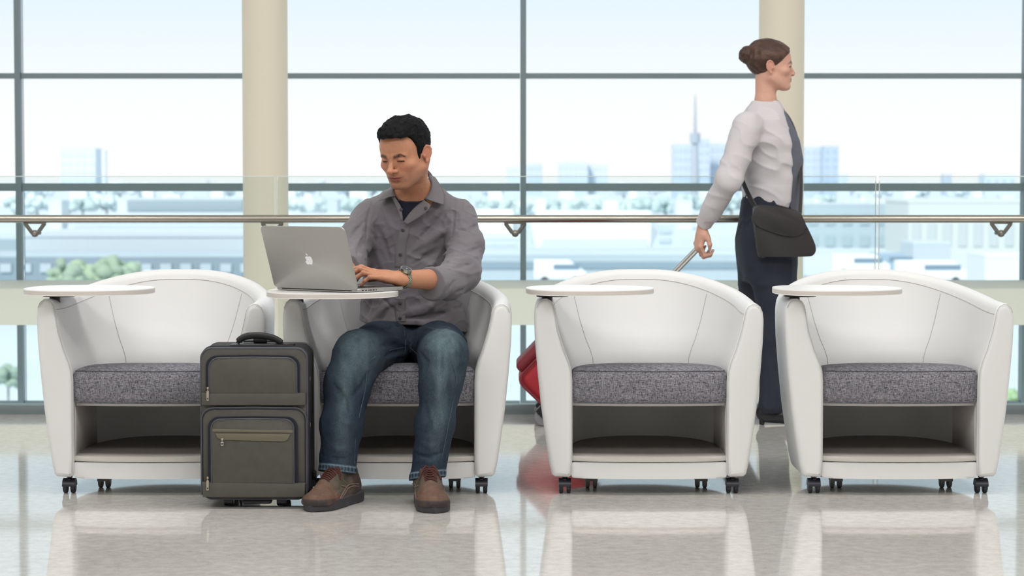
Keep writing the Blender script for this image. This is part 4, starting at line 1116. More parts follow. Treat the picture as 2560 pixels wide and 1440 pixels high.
def jeans_tint(v):
    c = np.tile(np.array(lin((45, 55, 67))), (len(v), 1))
    c = mixc(c, (30, 41, 58), sstep(vnoise(v * V3(1, 1, .5), 12), -.2, .8) * .6)
    for q, r, wv in ((pp(893, 868, 7.08), (.055, .12, .09), .62), (pp(1112, 862, 7.08), (.055, .12, .095), .72), (pp(862, 990, 7.03), (.022, .08, .16), .45), (pp(1100, 985, 7.05), (.022, .08, .15), .5), (pp(850, 1090, 7.02), (.02, .08, .10), .25), (pp(1085, 1090, 7.05), (.02, .08, .10), .25)):
        g = np.exp(-(((v - q.astype(F4)) / V3(*r)) ** 2).sum(1)); c = mixc(c, (100, 119, 122), g * wv * (.8 + .35 * vnoise(v * V3(1, 1, .3), 90)))
    left = v[:, 0] > pp(960, 1100, 7.1)[0]
    hz = np.where(left, pp(1066, 1196, 7.06)[2] + .10 * (v[:, 0] - pp(1066, 1196, 7.06)[0]), pp(841, 1182, 7.05)[2] - .10 * (v[:, 0] - pp(841, 1182, 7.05)[0])) + .18 * (7.06 - v[:, 1])
    t = v[:, 2] - hz; low = (v[:, 2] < .2)
    c = mixc(c, (128, 150, 166), (np.exp(-((t - .004) / .0022) ** 2) * .45 + np.exp(-((t - .021) / .0022) ** 2) * .6 + .22 * (t > .004) * (t < .021) * (.5 + .5 * np.sign(np.sin(v[:, 0] * 620)))) * low)
    return c
jn = under(sdf_mesh('jeans', jeans, (-.68, 6.93, .02), (-.10, 7.99, .62), .0034, M['denim'], None, jeans_tint, 1), MAN)
M['denim_thread'] = mat('pale_denim_thread', (66, 82, 96), .9)
def seam_on(f, pts, y0, y1, r, mt, name='seam', par=None, off=.0016):
    q = catmull([hit(f, x, y, y0, y1, 500, off) for x, y in pts], 5); return under(tube(name, q, r, mt, None, 5), par or MAN)
for L in ([(1012, 868), (975, 876), (938, 892), (922, 905)], [(918, 930), (912, 980), (898, 1040), (889, 1100), (886, 1160)], [(1024, 868), (1042, 884), (1056, 896)],
          [(1128, 900), (1142, 950), (1132, 1010), (1120, 1070), (1106, 1140)], [(1152, 866), (1166, 868)], [(1012, 826), (1013, 850), (1013, 880)]):
    seam_on(jeans, L, 6.95, 7.85, .0011, M['denim_thread'])

# trainers
M['shoe'] = attr_mat('brown_suede', .7, bump=.4, bscale=500, spec=.3, var=.15, vscale=90)
M['sole'] = mat('dark_rubber', (52, 50, 56), .6, bump=.15, bscale=300)
M['lace'] = mat('dark_red_lace', (72, 34, 31), .8, bump=.3, bscale=900)
M['shoe_pipe'] = mat('grey_mauve_piping', (110, 92, 86), .6)
def make_shoe(name, toe, ang, label=None, side=1):
    a = math.radians(ang); R_ = Matrix.Rotation(a, 4, 'Z'); root = empty(name, (0, 0, 0)); L = .292
    # local frame: toe at -y, heel at +y, origin mid foot
    def up_f(p):
        x = p * V3(1, 1, 1)
        d = ell(p, (.004 * side, -.092, .026), (.047, .054, .027))
        d = smin(d, ell(p, (0, -.018, .044), (.041, .078, .048)), .03)
        d = smin(d, ell(p, (0, .080, .048), (.035, .056, .052)), .03)
        d = smin(d, cap(p, (0, .055, .060), (0, .062, .098), .037, .038), .025)
        d = smin(d, cap(p, (0, -.060, .062), (0, .012, .104), .020, .026), .02)
        d = smax(d, .018 - p[:, 2], .003); d = smax(d, p[:, 2] - .112, .004)
        d = smax(d, -(cap(p, (-.03, -.056, .078), (-.012, .02, .10), .004)) if False else d, .001)
        # toe-cap and quarter overlays stand slightly proud
        toe_c = (p[:, 1] < -.088 + .3 * np.abs(p[:, 0])); q_ = (np.abs(p[:, 0]) > .022) & (p[:, 2] < .052 + .25 * (p[:, 1] + .05)) & (p[:, 1] > -.07)
        d = d - .0018 * toe_c - .0014 * q_ - .0008 * vnoise(p, 60)
        return d * .9
    def up_t(v):
        c = np.tile(np.array(lin((88, 76, 66))), (len(v), 1))
        ax = np.abs(v[:, 0])
        c = mixc(c, (94, 70, 57), sstep(-v[:, 1], .060, .078) * .85)
        c = mixc(c, (56, 50, 50), sstep(.036 + .05 * np.maximum(0, -v[:, 1] - .115) - v[:, 2], -.002, .003) * sstep(-v[:, 1], .05, .07)); c = mixc(c, (108, 56, 44), np.exp(-(((v[:, 1] + .05) / .03) ** 2)) * (v[:, 2] < .042) * .8)
        c = mixc(c, (72, 70, 58), ((ax > .020) & (v[:, 1] > -.045) & (v[:, 1] < .03) & (v[:, 2] > .035)) * .75)
        c = mixc(c, (58, 46, 44), sstep(v[:, 1], .03, .05) * .8)
        c = mixc(c, (86, 44, 40), ((ax < .019) & (v[:, 1] > -.058) & (v[:, 2] > .05)) * .85)
        return mixc(c, (150, 118, 98), np.clip(vnoise(v, 45), 0, 1) * .18)
    up = sdf_mesh('upper', up_f, (-.07, -.17, 0), (.07, .16, .13), .0022, M['shoe'], root, up_t, 1)
    ol = []
    for k in range(44):
        t = 2 * PI * k / 44; y = -math.cos(t) * .1465; s = math.sin(t)
        w_ = np.interp(y, [-.147, -.13, -.09, -.03, .03, .09, .135, .147], [.0, .030, .0495, .046, .037, .0395, .028, .0])
        ol.append((math.copysign(w_, s) + .004 * side * (y < -.03), y))
    ol = [(float(x), float(y)) for x, y in ol if True]
    prism('sole', ol, .001, .027, M['sole'], root, .004, 2)
    prism('welt', [(x * .99, y * .995) for x, y in ol], .0265, .034, mat('welt_rubber', (74, 68, 72), .6), root, .002, 1)
    # laces over the tongue
    bmv = bmesh.new(); bmv.from_mesh(up.data); tr = BVHTree.FromBMesh(bmv)
    def top(x, y):
        h = tr.ray_cast(Vector((x, y, .2)), Vector((0, 0, -1))); return h[0] if h[0] else Vector((x, y, .05))
    for k in range(5):
        y0 = -.060 + k * .0155; w_ = .017 + .0012 * k
        for s, dy in ((1, .007), (-1, .007)):
            pts = [top(s * w_ * (1 - 2 * t), y0 + dy * t * s) + Vector((0, 0, .0018 + .0015 * math.sin(PI * t))) for t in [j / 8 for j in range(9)]]
            tube('lace', pts, .0024, M['lace'], root, 6)
    for s in (1, -1):
        pts = [top(0, .000) + Vector((0, 0, .004)), top(s * .012, -.004) + Vector((0, 0, .011)), top(s * .026, -.012) + Vector((0, 0, .006)), top(s * .030, -.024) + Vector((0, 0, .003)), top(s * .016, -.010) + Vector((0, 0, .007)), top(0, 0) + Vector((0, 0, .005))]
        tube('lace', catmull(pts, 5), .0019, M['lace'], root, 6)
    def sideray(s, y, z):
        h = tr.ray_cast(Vector((s * .2, y, z)), Vector((-s, 0, 0))); return (h[0] + Vector((s * .0008, 0, 0))) if h[0] else None
    for s in (1, -1):
        for L_ in ([(-.050, .030), (-.030, .045), (.000, .060), (.030, .064), (.070, .060)], [(-.040, .028), (-.020, .042), (.005, .054), (.035, .057), (.075, .052)], [(-.030, .068), (-.010, .060), (.005, .052)], [(-.010, .082), (.008, .070), (.020, .062)]):
            pts = [sideray(s, y, z) for y, z in L_]; pts = [q for q in pts if q]
            if len(pts) > 2: tube('piping', catmull(pts, 4), .0019, M['shoe_pipe'], root, 6)
    bmv.free()
    off = Vector((math.sin(a) * L / 2, math.cos(a) * -L / 2, 0)) if False else (R_ @ Vector((0, -L / 2, 0)))
    root.location = (toe[0] - off.x, toe[1] - off.y, 0); root.rotation_euler = (0, 0, a); root.scale = (1.1, 1.06, 1.06); root.parent = MAN; root.matrix_parent_inverse = Matrix.Translation(-MAN.location)
    return root
fl = lambda px, py: (P(px, py, CAMZ * FPX / (py - 450) * 1.0).x, 0)
make_shoe('shoe', (P(782, 1275, 6.90).x, 6.885), -24, side=-1)
make_shoe('shoe', (P(1084, 1280, 6.87).x, 6.855), 7, side=1)

# wristwatch on his left wrist
wa = (WRL * .94 + ELL * .06); axd = (ELL - WRL) / np.linalg.norm(ELL - WRL)
watch = empty('wristwatch', tuple(wa)); 
Zc = UPZ - axd * (UPZ @ axd); Zc /= np.linalg.norm(Zc); tow = np.array((0, -1.0, 0)); tow = tow - axd * (tow @ axd); tow /= np.linalg.norm(tow)
M['watch_steel'] = mat('watch_steel', (150, 150, 132), .28, .9)
M['dial'] = mat('watch_dial', (60, 66, 70), .2)
bm = bmesh.new(); rx, rz = .0318, .0300
nl = 34
for row_ in (-1, 0, 1):
    for k in range(nl):
        a = 2 * PI * (k + (.5 if row_ == 0 else 0)) / nl; c_ = Vector(tow * (math.cos(a) * rx) + Zc * (math.sin(a) * rz) + axd * (row_ * .0062))
        t_ = Vector(tow * (-math.sin(a)) + Zc * math.cos(a)); n_ = Vector(tow * math.cos(a) + Zc * math.sin(a))
        rot = Matrix((t_, Vector(axd), n_)).transposed()
        bbox_bm(bm, c_, (.0052, .0058, .0032), .0008, 1, rot)
so = from_bm('strap', bm, M['watch_steel'], watch)
cn = Vector(Zc * .88 + tow * .42 - axd * .12).normalized(); cc = Vector(cn) * .0335
disc('case', cc, cn, .0200, .0085, M['watch_steel'], watch, 40, .002)
disc('bezel', cc + cn * .0046, cn, .0180, .0022, mat('bezel_steel', (196, 192, 186), .15, .9), watch, 40, .0007)
disc('dial', cc + cn * .0058, cn, .0152, .0008, M['dial'], watch, 40)
cr_ = cc - Vector(axd) * .0215; disc('crown', cr_, -Vector(axd), .0035, .005, M['dial'], watch, 14, .0008)
for an, ln in ((.6, .008), (2.4, .011)):
    u_ = Vector(axd).cross(cn); dd = Vector(axd) * math.cos(an) + u_ * math.sin(an)
    tube('hand', [cc + cn * .0064, cc + cn * .0064 + dd * ln], .0005, mat('white_hand', (230, 230, 230), .4), watch, 5)
watch.parent = MAN; watch.matrix_parent_inverse = Matrix.Translation(-MAN.location)
# ------------------------------------------------------------ laptop on the tablet
M['alu'] = mat('satin_aluminium', (176, 175, 172), .38, .85, bump=.02, bscale=900)
M['black'] = mat('black_plastic', (22, 22, 24), .4)
TZ = .6768
hl_, hr__ = Vector((-.772, 7.235, TZ)), Vector((-.487, 7.030, TZ))
hx = (hr__ - hl_).normalized(); hn = Vector((-hx.y, hx.x, 0)); LW, LD, LT = (hr__ - hl_).length, .236, .0125
lap = empty('laptop', tuple((hl_ + hr__) / 2)); lap.rotation_euler = (0, 0, math.atan2(hx.y, hx.x)); tag(lap, 'silver laptop open on the seated man\'s tablet, lid turned to the viewer', 'laptop')
# local: x along hinge, y towards the man, z up
prism('base', rrect(LW, LD, .014, cx=0, cy=LD / 2), .0015, LT, M['alu'], lap, .0025, 3)
for x in (-.14, .14):
    for y in (.02, LD - .02): disc('rubber_foot', (x, y, .0008), (0, 0, 1), .007, .0016, M['black'], lap, 16)
prism('keyboard_well', rrect(LW * .80, LD * .47, .004, cx=0, cy=.082), LT - .001, LT + .0003, M['black'], lap)
bm = bmesh.new()
for r_ in range(6):
    n_ = 14
    for k in range(n_):
        if r_ == 5 and 4 <= k <= 8: continue
        bbox_bm(bm, (-LW * .39 + LW * .78 * (k + .5) / n_, .036 + r_ * .0178, LT + .0008), (LW * .78 / n_ - .0028, .0150 if r_ else .008, .0014), .0004, 1)
bbox_bm(bm, (-.0 + LW * .78 * (6.5 - 7) / 14, .036 + 5 * .0178, LT + .0008), (LW * .78 * 5 / 14 - .0028, .0150, .0014), .0004, 1)
kb = from_bm('keys', bm, mat('dark_keys', (34, 34, 37), .5), lap); kb['kind'] = 'stuff'
prism('trackpad', rrect(.105, .072, .004, cx=0, cy=.188), LT, LT + .0004, mat('trackpad_glass', (160, 160, 160), .3, .6), lap)
tube('hinge', [(-LW * .42, .004, LT * .62), (LW * .42, .004, LT * .62)], .0052, M['black'], lap, 12)
for k, (y, w_) in enumerate(((.022, .009), (.038, .008), (.052, .006), (.062, .009), (.076, .009), (.089, .004))):
    box('port', (LW / 2 - .0005, y, LT * .55), (.0018, w_, .0040), M['black'], lap, .0003, 1)
# lid: leans back from the man
TILT = math.radians(19)
lid = empty('lid', (0, -.001, LT * .75)); lid.parent = lap; lid.rotation_euler = (math.radians(90) + TILT, 0, 0)
LH = .212
# lid local: x hinge, y up the lid, z towards ... back side is -z after rotation: choose the outer skin on the side away from the man
prism('lid_shell', rrect(LW, LH, .013, 8, 0, LH / 2), -.003, .0032, M['alu'], lid, .0016, 3)
prism('screen', rrect(LW - .022, LH - .026, .003, 4, 0, LH / 2 + .002), -.0036, -.0029, mat('screen_glass', (18, 20, 24), .12), lid)
# fruit emblem on the lid
def emblem():
    pts = []
    ctrl = [(.0, .0098), (.0040, .0112), (.0085, .0102), (.0118, .0070), (.0098, .0040), (.0088, .0000), (.0102, -.0036), (.0132, -.0056), (.0110, -.0108), (.0074, -.0142), (.0040, -.0136), (.0, -.0126),
            (-.0040, -.0136), (-.0074, -.0142), (-.0112, -.0104), (-.0136, -.0040), (-.0134, .0030), (-.0108, .0086), (-.0062, .0112), (-.0030, .0108)]
    c = catmull([(x, y, 0) for x, y in ctrl], 4, True); return [(q.x, q.y) for q in c]
leaf = [(.0004, .0128), (.0012, .0166), (.0036, .0192), (.0062, .0200), (.0058, .0170), (.0036, .0144)]
M['emblem'] = mat('white_emblem', (236, 236, 238), .3)
em = Matrix.Translation((0, LH * .47, .0034)) @ Matrix.Diagonal((-1.0, 1.0, 1, 1))
k_ = 1.12
bm = bmesh.new(); prism_bm(bm, [(x * k_, y * k_) for x, y in emblem()], -.0003, .0004, 0, 1, em)
lf = catmull([(x, y, 0) for x, y in leaf], 4, True); prism_bm(bm, [(q.x * k_, q.y * k_) for q in lf], -.0003, .0004, 0, 1, em)
from_bm('emblem', bm, M['emblem'], lid)

# ------------------------------------------------------------ rolling suitcase
M['bag'] = mat('olive_grey_nylon', (78, 76, 70), .75, bump=.3, bscale=900, var=.07, vscale=30)
M['bag_dark'] = mat('dark_side_nylon', (52, 50, 50), .75, bump=.3, bscale=900)
M['pipe'] = mat('slate_piping', (70, 72, 80), .45)
M['zipnavy'] = mat('navy_zip_tape', (26, 30, 44), .8, bump=.4, bscale=1200)
M['flap'] = mat('olive_flap', (104, 98, 82), .6)
M['pull'] = mat('zip_pull_nickel', (186, 176, 162), .3, .85)
FY = 6.975
def sx(px): return P(px, 1000, FY).x
def sz(py): return P(640, py, FY).z
cx0 = (sx(501) + sx(769)) / 2; case = empty('suitcase', (cx0, FY + .10, 0)); tag(case, 'olive grey soft-sided rolling suitcase standing beside the seated man\'s leg', 'suitcase')
X_ = lambda px: sx(px) - cx0
def fr_box(w_, z0, z1, r, seg=8): return [(x, y) for x, y in rrect(w_, z1 - z0, r, seg, 0, (z0 + z1) / 2)]
FRT = Matrix.Rotation(PI / 2, 4, 'X')   # prism z -> -y ; prism y -> z
def fprism(name, poly, y0, y1, mt, bev=0, seg=2, par=None):
    """outline in (x, z) pushed from depth y0 to y1 (local, front is -y)"""
    return prism(name, poly, -y1, -y0, mt, par or case, bev, seg, FRT)
W_ = sx(769) - sx(501); z0_, z1_ = sz(1249), sz(869)
fprism('body', fr_box(W_, z0_, z1_, .034), -.088, .098, M['bag_dark'], .012, 3)
fprism('front_panel', fr_box(W_ - .004, z0_ + .002, z1_ - .002, .034), -.098, -.078, M['bag'], .006, 3)
def loop_tube(name, poly, y, r, mt, closed=True): return tube(name, [(x, y, z) for x, z in poly], r, mt, case, 8, closed, up=Vector((0, 1, 0)))
loop_tube('piping', fr_box(W_ - .004, z0_ + .002, z1_ - .002, .034), -.096, .0032, M['pipe'])
loop_tube('piping', fr_box(W_ + .001, z0_, z1_, .034), .094, .0034, M['pipe'])
loop_tube('zipper', fr_box(W_ + .001, z0_, z1_, .034), -.055, .0028, M['zipnavy'])
def arch(pl, pr, pt, pb, r, seg=8):
    """open-bottomed arch outline between picture columns pl..pr, rows pt..pb"""
    x0, x1, zt, zb = X_(pl), X_(pr), sz(pt), sz(pb); o = [(x0, zb)]
    for k in range(seg + 1):
        a = PI - PI / 2 * k / seg; o.append((x0 + r + r * math.cos(a), zt - r + r * math.sin(a) * 1.0))
    mid = (x0 + x1) / 2; o.append((mid, zt + .002))
    for k in range(seg + 1):
        a = PI / 2 - PI / 2 * k / seg; o.append((x1 - r + r * math.cos(a), zt - r + r * math.sin(a)))
    o.append((x1, zb)); return o
# upper pocket
fprism('zip_gusset', arch(515, 750, 889, 983, .034), -.104, -.094, M['zipnavy'])
fprism('upper_pocket', arch(524, 743, 894, 983, .032), -.112, -.096, M['bag'], .004, 2)
loop_tube('piping', arch(524, 743, 894, 983, .032), -.111, .0022, M['pipe'], False)
fprism('band', [(X_(505), sz(982)), (X_(764), sz(982)), (X_(764), sz(1012)), (X_(505), sz(1012))], -.1125, -.095, M['bag'], .003, 2)
# lower pocket
fprism('lower_pocket', [(x, z) for x, z in arch(504, 766, 1019, 1236, .036)], -.108, -.094, M['bag'], .004, 2)
loop_tube('piping', arch(504, 766, 1019, 1236, .036), -.108, .0022, M['pipe'], False)
loop_tube('zipper', arch(507, 763, 1023, 1236, .034), -.1085, .0014, M['zipnavy'], False)
fprism('zip_gusset', arch(521, 745, 1041, 1206, .034), -.118, -.106, M['zipnavy'])
fprism('organiser_pocket', arch(530, 736, 1046, 1206, .030), -.126, -.108, M['bag'], .004, 2)
loop_tube('piping', arch(530, 736, 1046, 1206, .030), -.1255, .0022, M['pipe'], False)
fprism('band', [(X_(506), sz(1203)), (X_(764), sz(1206)), (X_(762), sz(1240)), (X_(508), sz(1240))], -.127, -.094, M['bag'], .004, 2)
fprism('seam_strip', [(X_(533), sz(1070)), (X_(734), sz(1074)), (X_(734), sz(1080)), (X_(533), sz(1077))], -.128, -.125, M['flap'], .0008, 1)
fl_ = [(X_(541), sz(1081)), (X_(546), sz(1092)), (X_(556), sz(1097)), (X_(712), sz(1101)), (X_(721), sz(1097)), (X_(728), sz(1083))]
fprism('zip_flap', fl_[::-1], -.131, -.125, M['flap'], .0015, 2)
def pull(px, pt, pb, y, w_=.0075):
    x = X_(px); zt, zb = sz(pt), sz(pb); o = empty('zip_pull', (x, y, 0)); o.parent = case
    bm = bmesh.new(); bbox_bm(bm, (0, 0, zt - .002), (w_ * .8, .006, .007), .001); tube_bm(bm, [(0, -.003, zt - .004), (0, -.004, zt - .012)], .0012, 6); from_bm('slider', bm, M['pull'], o)
    pl = rrect(w_, (zt - zb) - .010, .002, 3, 0, (zt - .010 + zb) / 2); prism('tab', pl, .002, .0045, M['pull'], o, .0006, 1, FRT)
    box('slot', (0, -.0046, zb + .007), (w_ * .5, .0008, .0045), M['black'], o)
pull(521, 968, 1001, -.112); pull(558, 1094, 1112, -.129, .009); pull(521, 1190, 1223, -.127)
# handle, trolley base, wheels
hz0 = sz(869)
box('handle_plate', ((X_(570) + X_(730)) / 2, -.02, hz0 + .002), (sx(730) - sx(570), .075, .008), M['black'], case, .003)
arc = catmull([(X_(588), -.03, hz0 + .008), (X_(594), -.03, hz0 + .020), (X_(612), -.03, hz0 + .031), (X_(645), -.03, hz0 + .033), (X_(676), -.03, hz0 + .026), (X_(694), -.03, hz0 + .014), (X_(701), -.03, hz0 + .005)], 6)
tube('carry_handle', arc, [.0035] * 4 + [.0062] * (len(arc) - 8) + [.0035] * 4, M['black'], case, 10, sx=1.7, up=Vector((0, 1, 0)))
box('trolley_grip', ((X_(624) + X_(658)) / 2, .02, hz0 + .014), (sx(658) - sx(624), .03, .020), M['black'], case, .005)
tube('trolley_bar', [(X_(598), .02, hz0 + .014), (X_(686), .02, hz0 + .014)], .0055, mat('grey_trolley_bar', (96, 97, 100), .4, .5), case, 10)
for px in (567, 700):
    for y, nm in ((-.060, 'wheel'), (.075, 'wheel')):
        bm = bmesh.new(); disc_bm(bm, (X_(px), y, .0195), (1, 0, 0), .0190, .030, 24, .004); from_bm(nm, bm, M['caster'], case)
        box('wheel_housing', (X_(px), y, .034), (.042, .05, .022), M['black'], case, .006)
box('skid', ((X_(603) + X_(676)) / 2, -.07, sz(1256)), (sx(676) - sx(603), .04, .014), M['black'], case, .006)
box('side_foot', (W_ / 2 + .006, .06, sz(1205)), (.014, .03, .03), M['black'], case, .004)
for z in (sz(952), sz(1068)): box('side_rivet', (W_ / 2 + .001, -.03, z), (.004, .010, .014), M['flap'], case, .001)

# ------------------------------------------------------------ red rolling case towed behind the chairs
M['red'] = mat('red_nylon', (158, 28, 40), .6, bump=.2, bscale=500)
M['red_dark'] = mat('dark_red_trim', (112, 24, 36), .6)
WYW = 9.42
rc = empty('red_case', (P(1362, 1060, WYW).x, WYW, 0)); tag(rc, 'red rolling case towed by the walking woman, mostly behind a chair', 'suitcase')
tl = empty('carcass', (0, 0, .03)); tl.parent = rc; tl.rotation_euler = (0, math.radians(44), 0)
# local: z along the case (towards the hand), x away from the floor side
bm = bmesh.new(); bbox_bm(bm, (-.105, 0, .27), (.21, .34, .48), .045, 4); from_bm('shell', bm, M['red'], tl)
bm = bmesh.new(); bbox_bm(bm, (-.225, 0, .20), (.05, .28, .26), .022, 3); from_bm('front_pocket', bm, M['red_dark'], tl)
tube('piping', [(x, -.168, z) for x, z in rrect(.20, .46, .045, 6, -.105, .27)], .005, M['red_dark'], tl, 8, True, up=Vector((0, 1, 0)))
for y in (-.12, .12):
    disc('wheel', (-.012, y, .0), (0, 1, 0), .036, .03, mat('grey_wheel', (128, 128, 132), .5), tl, 24, .005)
    box('wheel_bracket', (-.03, y, .03), (.05, .05, .07), M['black'], tl, .008)
for y in (-.07, .07): tube('handle_rod', [(-.03, y, .50), (-.03, y, .97)], .007, M['alu'], tl, 10)
tube('grip', [(-.03, -.085, .975), (-.03, .085, .975)], .013, M['black'], tl, 12)
bpy.context.view_layer.update()
GRIP = tl.matrix_world @ Vector((-.03, -.02, .975)) if False else None
ca, sa = math.cos(math.radians(44)), math.sin(math.radians(44))
GRIP = np.array((rc.location.x + (-.03) * ca + .975 * sa, WYW - .05, .03 - (-.03) * sa + .975 * ca))

# ------------------------------------------------------------ walking woman, in profile, heading right
WY_ = 9.42
def wp(px, py, dy=0.0): return np.array(P(px, py, WY_ + dy))
M['wskin'] = attr_mat('fair_skin', .5, bump=.1, bscale=700, spec=.3, sss=.05, var=.04, vscale=100)
M['whair'] = attr_mat('brown_hair', .5, bump=.6, bscale=300, spec=.3, var=.25, vscale=90, stretch=(1, 1, 4))
WHC = wp(1925, 168); WR = rotm(0, 0, math.radians(90)) @ rotm(math.radians(2), 0, 0); WS = .95
def to_w(p): return ((p - WHC.astype(F4)) @ WR.astype(F4)) / WS
def from_w(q): return WR @ (np.array(q, float) * WS) + WHC
WNB = wp(1914, 258)
WSH = wp(1868, 318, -.165); WEL = wp(1822, 450, -.20); WWR = GRIP + np.array((.006, -.02, .085)); 
FSH = wp(1900, 318, .165); FEL = wp(1905, 450, .20); FWR = wp(1965, 560, .17)
NEARL = [wp(1917, 600, -.085), wp(1950, 835, -.075), wp(1928, 1012, -.07)]
FARL = [wp(1905, 600, .085), wp(1893, 835, .075), wp(1812, 985, .075)]
def wbody(p):
    d = near(p, WHC, .16, lambda q: head_sdf(to_w(q), True) * WS, .04)
    d = smin(d, chain(p, [WNB + (-.01, 0, -.05), WNB, from_w((0, .018, -.05))], [.058, .044, .043], .02), .02)
    d = smin(d, smin(cap(p, WSH + (.02, .05, -.01), FSH + (0, -.05, -.01), .045), chain(p, [WNB + (.005, 0, -.10), wp(1912, 440), wp(1908, 580)], [.085, .080, .095], .05), .05), .03)
    for s, e_, w_ in ((WSH, WEL, WWR), (FSH, FEL, FWR)): d = smin(d, chain(p, [s, e_, w_], [.036, .030, .021], .015), .02)
    for L in (NEARL, FARL): d = smin(d, chain(p, L + [L[-1] + (.004, 0, -.025)], [.075, .048, .034, .026], .03), .03)
    h1 = near(p, WWR, .16, lambda q: hand(q, WWR, np.array((-.012, .0, -.08)), np.array((-1.0, -.35, .15)), 1, [(38, 70, 50)] * 4, .2)[0], .02)
    d = smin(d, h1, .01)
    h2 = near(p, FWR, .16, lambda q: hand(q, FWR, np.array((.07, .0, -.05)), np.array((.3, .6, .7)), -1, [(30, 50, 40)] * 4, .2)[0], .02)
    return smin(d, h2, .01)
def w_tint(v): return face_tint(to_w(v), len(v), (214, 166, 146), 0.0, (96, 70, 60))
WOM = empty('person', (float(wp(1915, 600)[0]), WY_, 0)); tag(WOM, 'walking woman in white jacket and black trousers towing a red case', 'person')
under(sdf_mesh('body', wbody, (.70, 9.10, .0), (1.36, 9.74, 1.68), .0028, M['wskin'], None, w_tint, 1), WOM)
def whair(p):
    q = to_w(p); x = np.abs(q[:, 0])
    d = smin(ell(q, (0, .020, .042), (.082, .096, .086)), ell(q, (0, -.026, .050), (.072, .072, .062)), .02)
    yb = -.082 + .95 * np.clip(.068 - q[:, 2], 0, .08); front = np.maximum(q[:, 1] - yb, -(.084 - q[:, 2]))
    d = smax(d, -front, .005)
    d = smax(d, -ell(np.stack([x, q[:, 1], q[:, 2]], 1), (.084, .006, -.014), (.018, .015, .026)), .004)
    d = smax(d, -(q[:, 2] + .062 - .30 * (q[:, 1] - .03)), .01)
    d = smin(d, ell(q, (0, .103, .050), (.040, .036, .038)), .008)
    d = smin(d, np.abs(ell(q, (0, .103, .050), (.040, .036, .038)) - .002) - .002, .003)
    return (d - vnoise(q * V3(2, .6, 1), 60) * .002 - vnoise(q, 25) * .002) * .8
def wh_t(v):
    q = to_w(v); return mixc(np.tile(np.array(lin((74, 54, 47))), (len(v), 1)), (112, 84, 72), sstep(vnoise(q * V3(3, .5, 1), 50), -.2, .9) * .6)
under(sdf_mesh('hair', whair, WHC - .17, WHC + (.14, .14, .16), .0026, M['whair'], None, wh_t, 1), WOM)
# jacket
M['jacket'] = mat('white_jacket_cloth', (208, 203, 207), .75, bump=.15, bscale=300)
M['top'] = mat('slate_top_cloth', (104, 106, 118), .8, bump=.1, bscale=300)
M['trouser'] = mat('black_trouser_cloth', (38, 43, 56), .85, bump=.15, bscale=400)
M['bagleather'] = mat('black_bag_leather', (44, 40, 42), .45, bump=.1, bscale=200)
def torso_rows(L):
    z, x, a, b = [], [], [], []
    for py, xl, xr, hw in L:
        l, r = wp(xl, py), wp(xr, py); z.append(l[2]); x.append((l[0] + r[0]) / 2); a.append((r[0] - l[0]) / 2); b.append(hw)
    o = np.argsort(z); return [np.array(q)[o] for q in (z, x, a, b)]
jr = torso_rows([(248, 1884, 1946, .05), (268, 1868, 1956, .09), (300, 1850, 1965, .165), (350, 1846, 1995, .17), (400, 1850, 2008, .155), (460, 1858, 2002, .142), (510, 1856, 2000, .145), (545, 1848, 2002, .15)])
tr_ = torso_rows([(258, 1882, 1952, .05), (300, 1868, 1974, .12), (350, 1865, 1998, .135), (400, 1865, 2008, .13), (460, 1870, 2002, .125), (540, 1866, 1998, .13)])
pr_ = torso_rows([(470, 1864, 1985, .125), (520, 1852, 1992, .145), (600, 1842, 1994, .165), (660, 1848, 1992, .165), (700, 1860, 1985, .15)])
def lw(p, R, e_=2.3):
    z = p[:, 2]; cx, a, b = np.interp(z, R[0], R[1]), np.interp(z, R[0], R[2]), np.interp(z, R[0], R[3])
    k = ((np.abs(p[:, 0] - cx) / a) ** e_ + (np.abs(p[:, 1] - WY_) / b) ** e_) ** (1 / e_)
    return np.maximum((k - 1) * np.minimum(a, b), np.maximum(z - R[0][-1], R[0][0] - z)).astype(F4)
FH = [wp(1950, 255), wp(1966, 340), wp(1972, 440), wp(1962, 545)]
def jacket(p):
    d = lw(p, jr)
    # open front: everything ahead of this line shows the top beneath
    fx = np.interp(p[:, 2], [q[2] for q in FH[::-1]], [q[0] for q in FH[::-1]])
    d = smax(d, (p[:, 0] - fx).astype(F4), .006)
    hz = wp(1900, 505)[2] - .25 * (p[:, 0] - wp(1900, 505)[0]) ; d = smax(d, (hz - p[:, 2]).astype(F4), .004)
    for s, e_, w_ in ((WSH, WEL, WWR), (FSH, FEL, FWR)):
        arm = chain(p, [s, e_, e_ * .35 + w_ * .65, w_ + (e_ - w_) * .02], [.064, .052, .042, .035], .02)
        ax = (w_ - e_) / np.linalg.norm(w_ - e_); arm = smax(arm, ((p - (w_ + (e_ - w_) * .04).astype(F4)) @ ax.astype(F4)), .004)
        d = smin(d, arm, .02)
    d = smax(d, -near(p, WNB, .16, lambda q: cap(q, WNB + (0, 0, -.02), from_w((0, .02, -.05)), .056, .056), .02), .004)
    d = d - vnoise(p * V3(1, 1, 2), 13) * .0045 - ridged(p + V3(0, 0, .4) * p[:, :1], 13, (1, .8, 1.5)) * .004
    return d * .8
def top_f(p):
    d = lw(p, tr_) ; d = smax(d, -near(p, WNB, .16, lambda q: cap(q, WNB + (0, 0, -.01), from_w((0, .02, -.05)), .053, .053), .02), .004)
    return d * .8
under(sdf_mesh('jacket', jacket, (.74, 9.10, .68), (1.36, 9.74, 1.45), .0042, M['jacket'], None, None, 1), WOM)
under(sdf_mesh('top', top_f, (.90, 9.20, .68), (1.36, 9.64, 1.42), .0045, M['top'], None, None, 1), WOM)
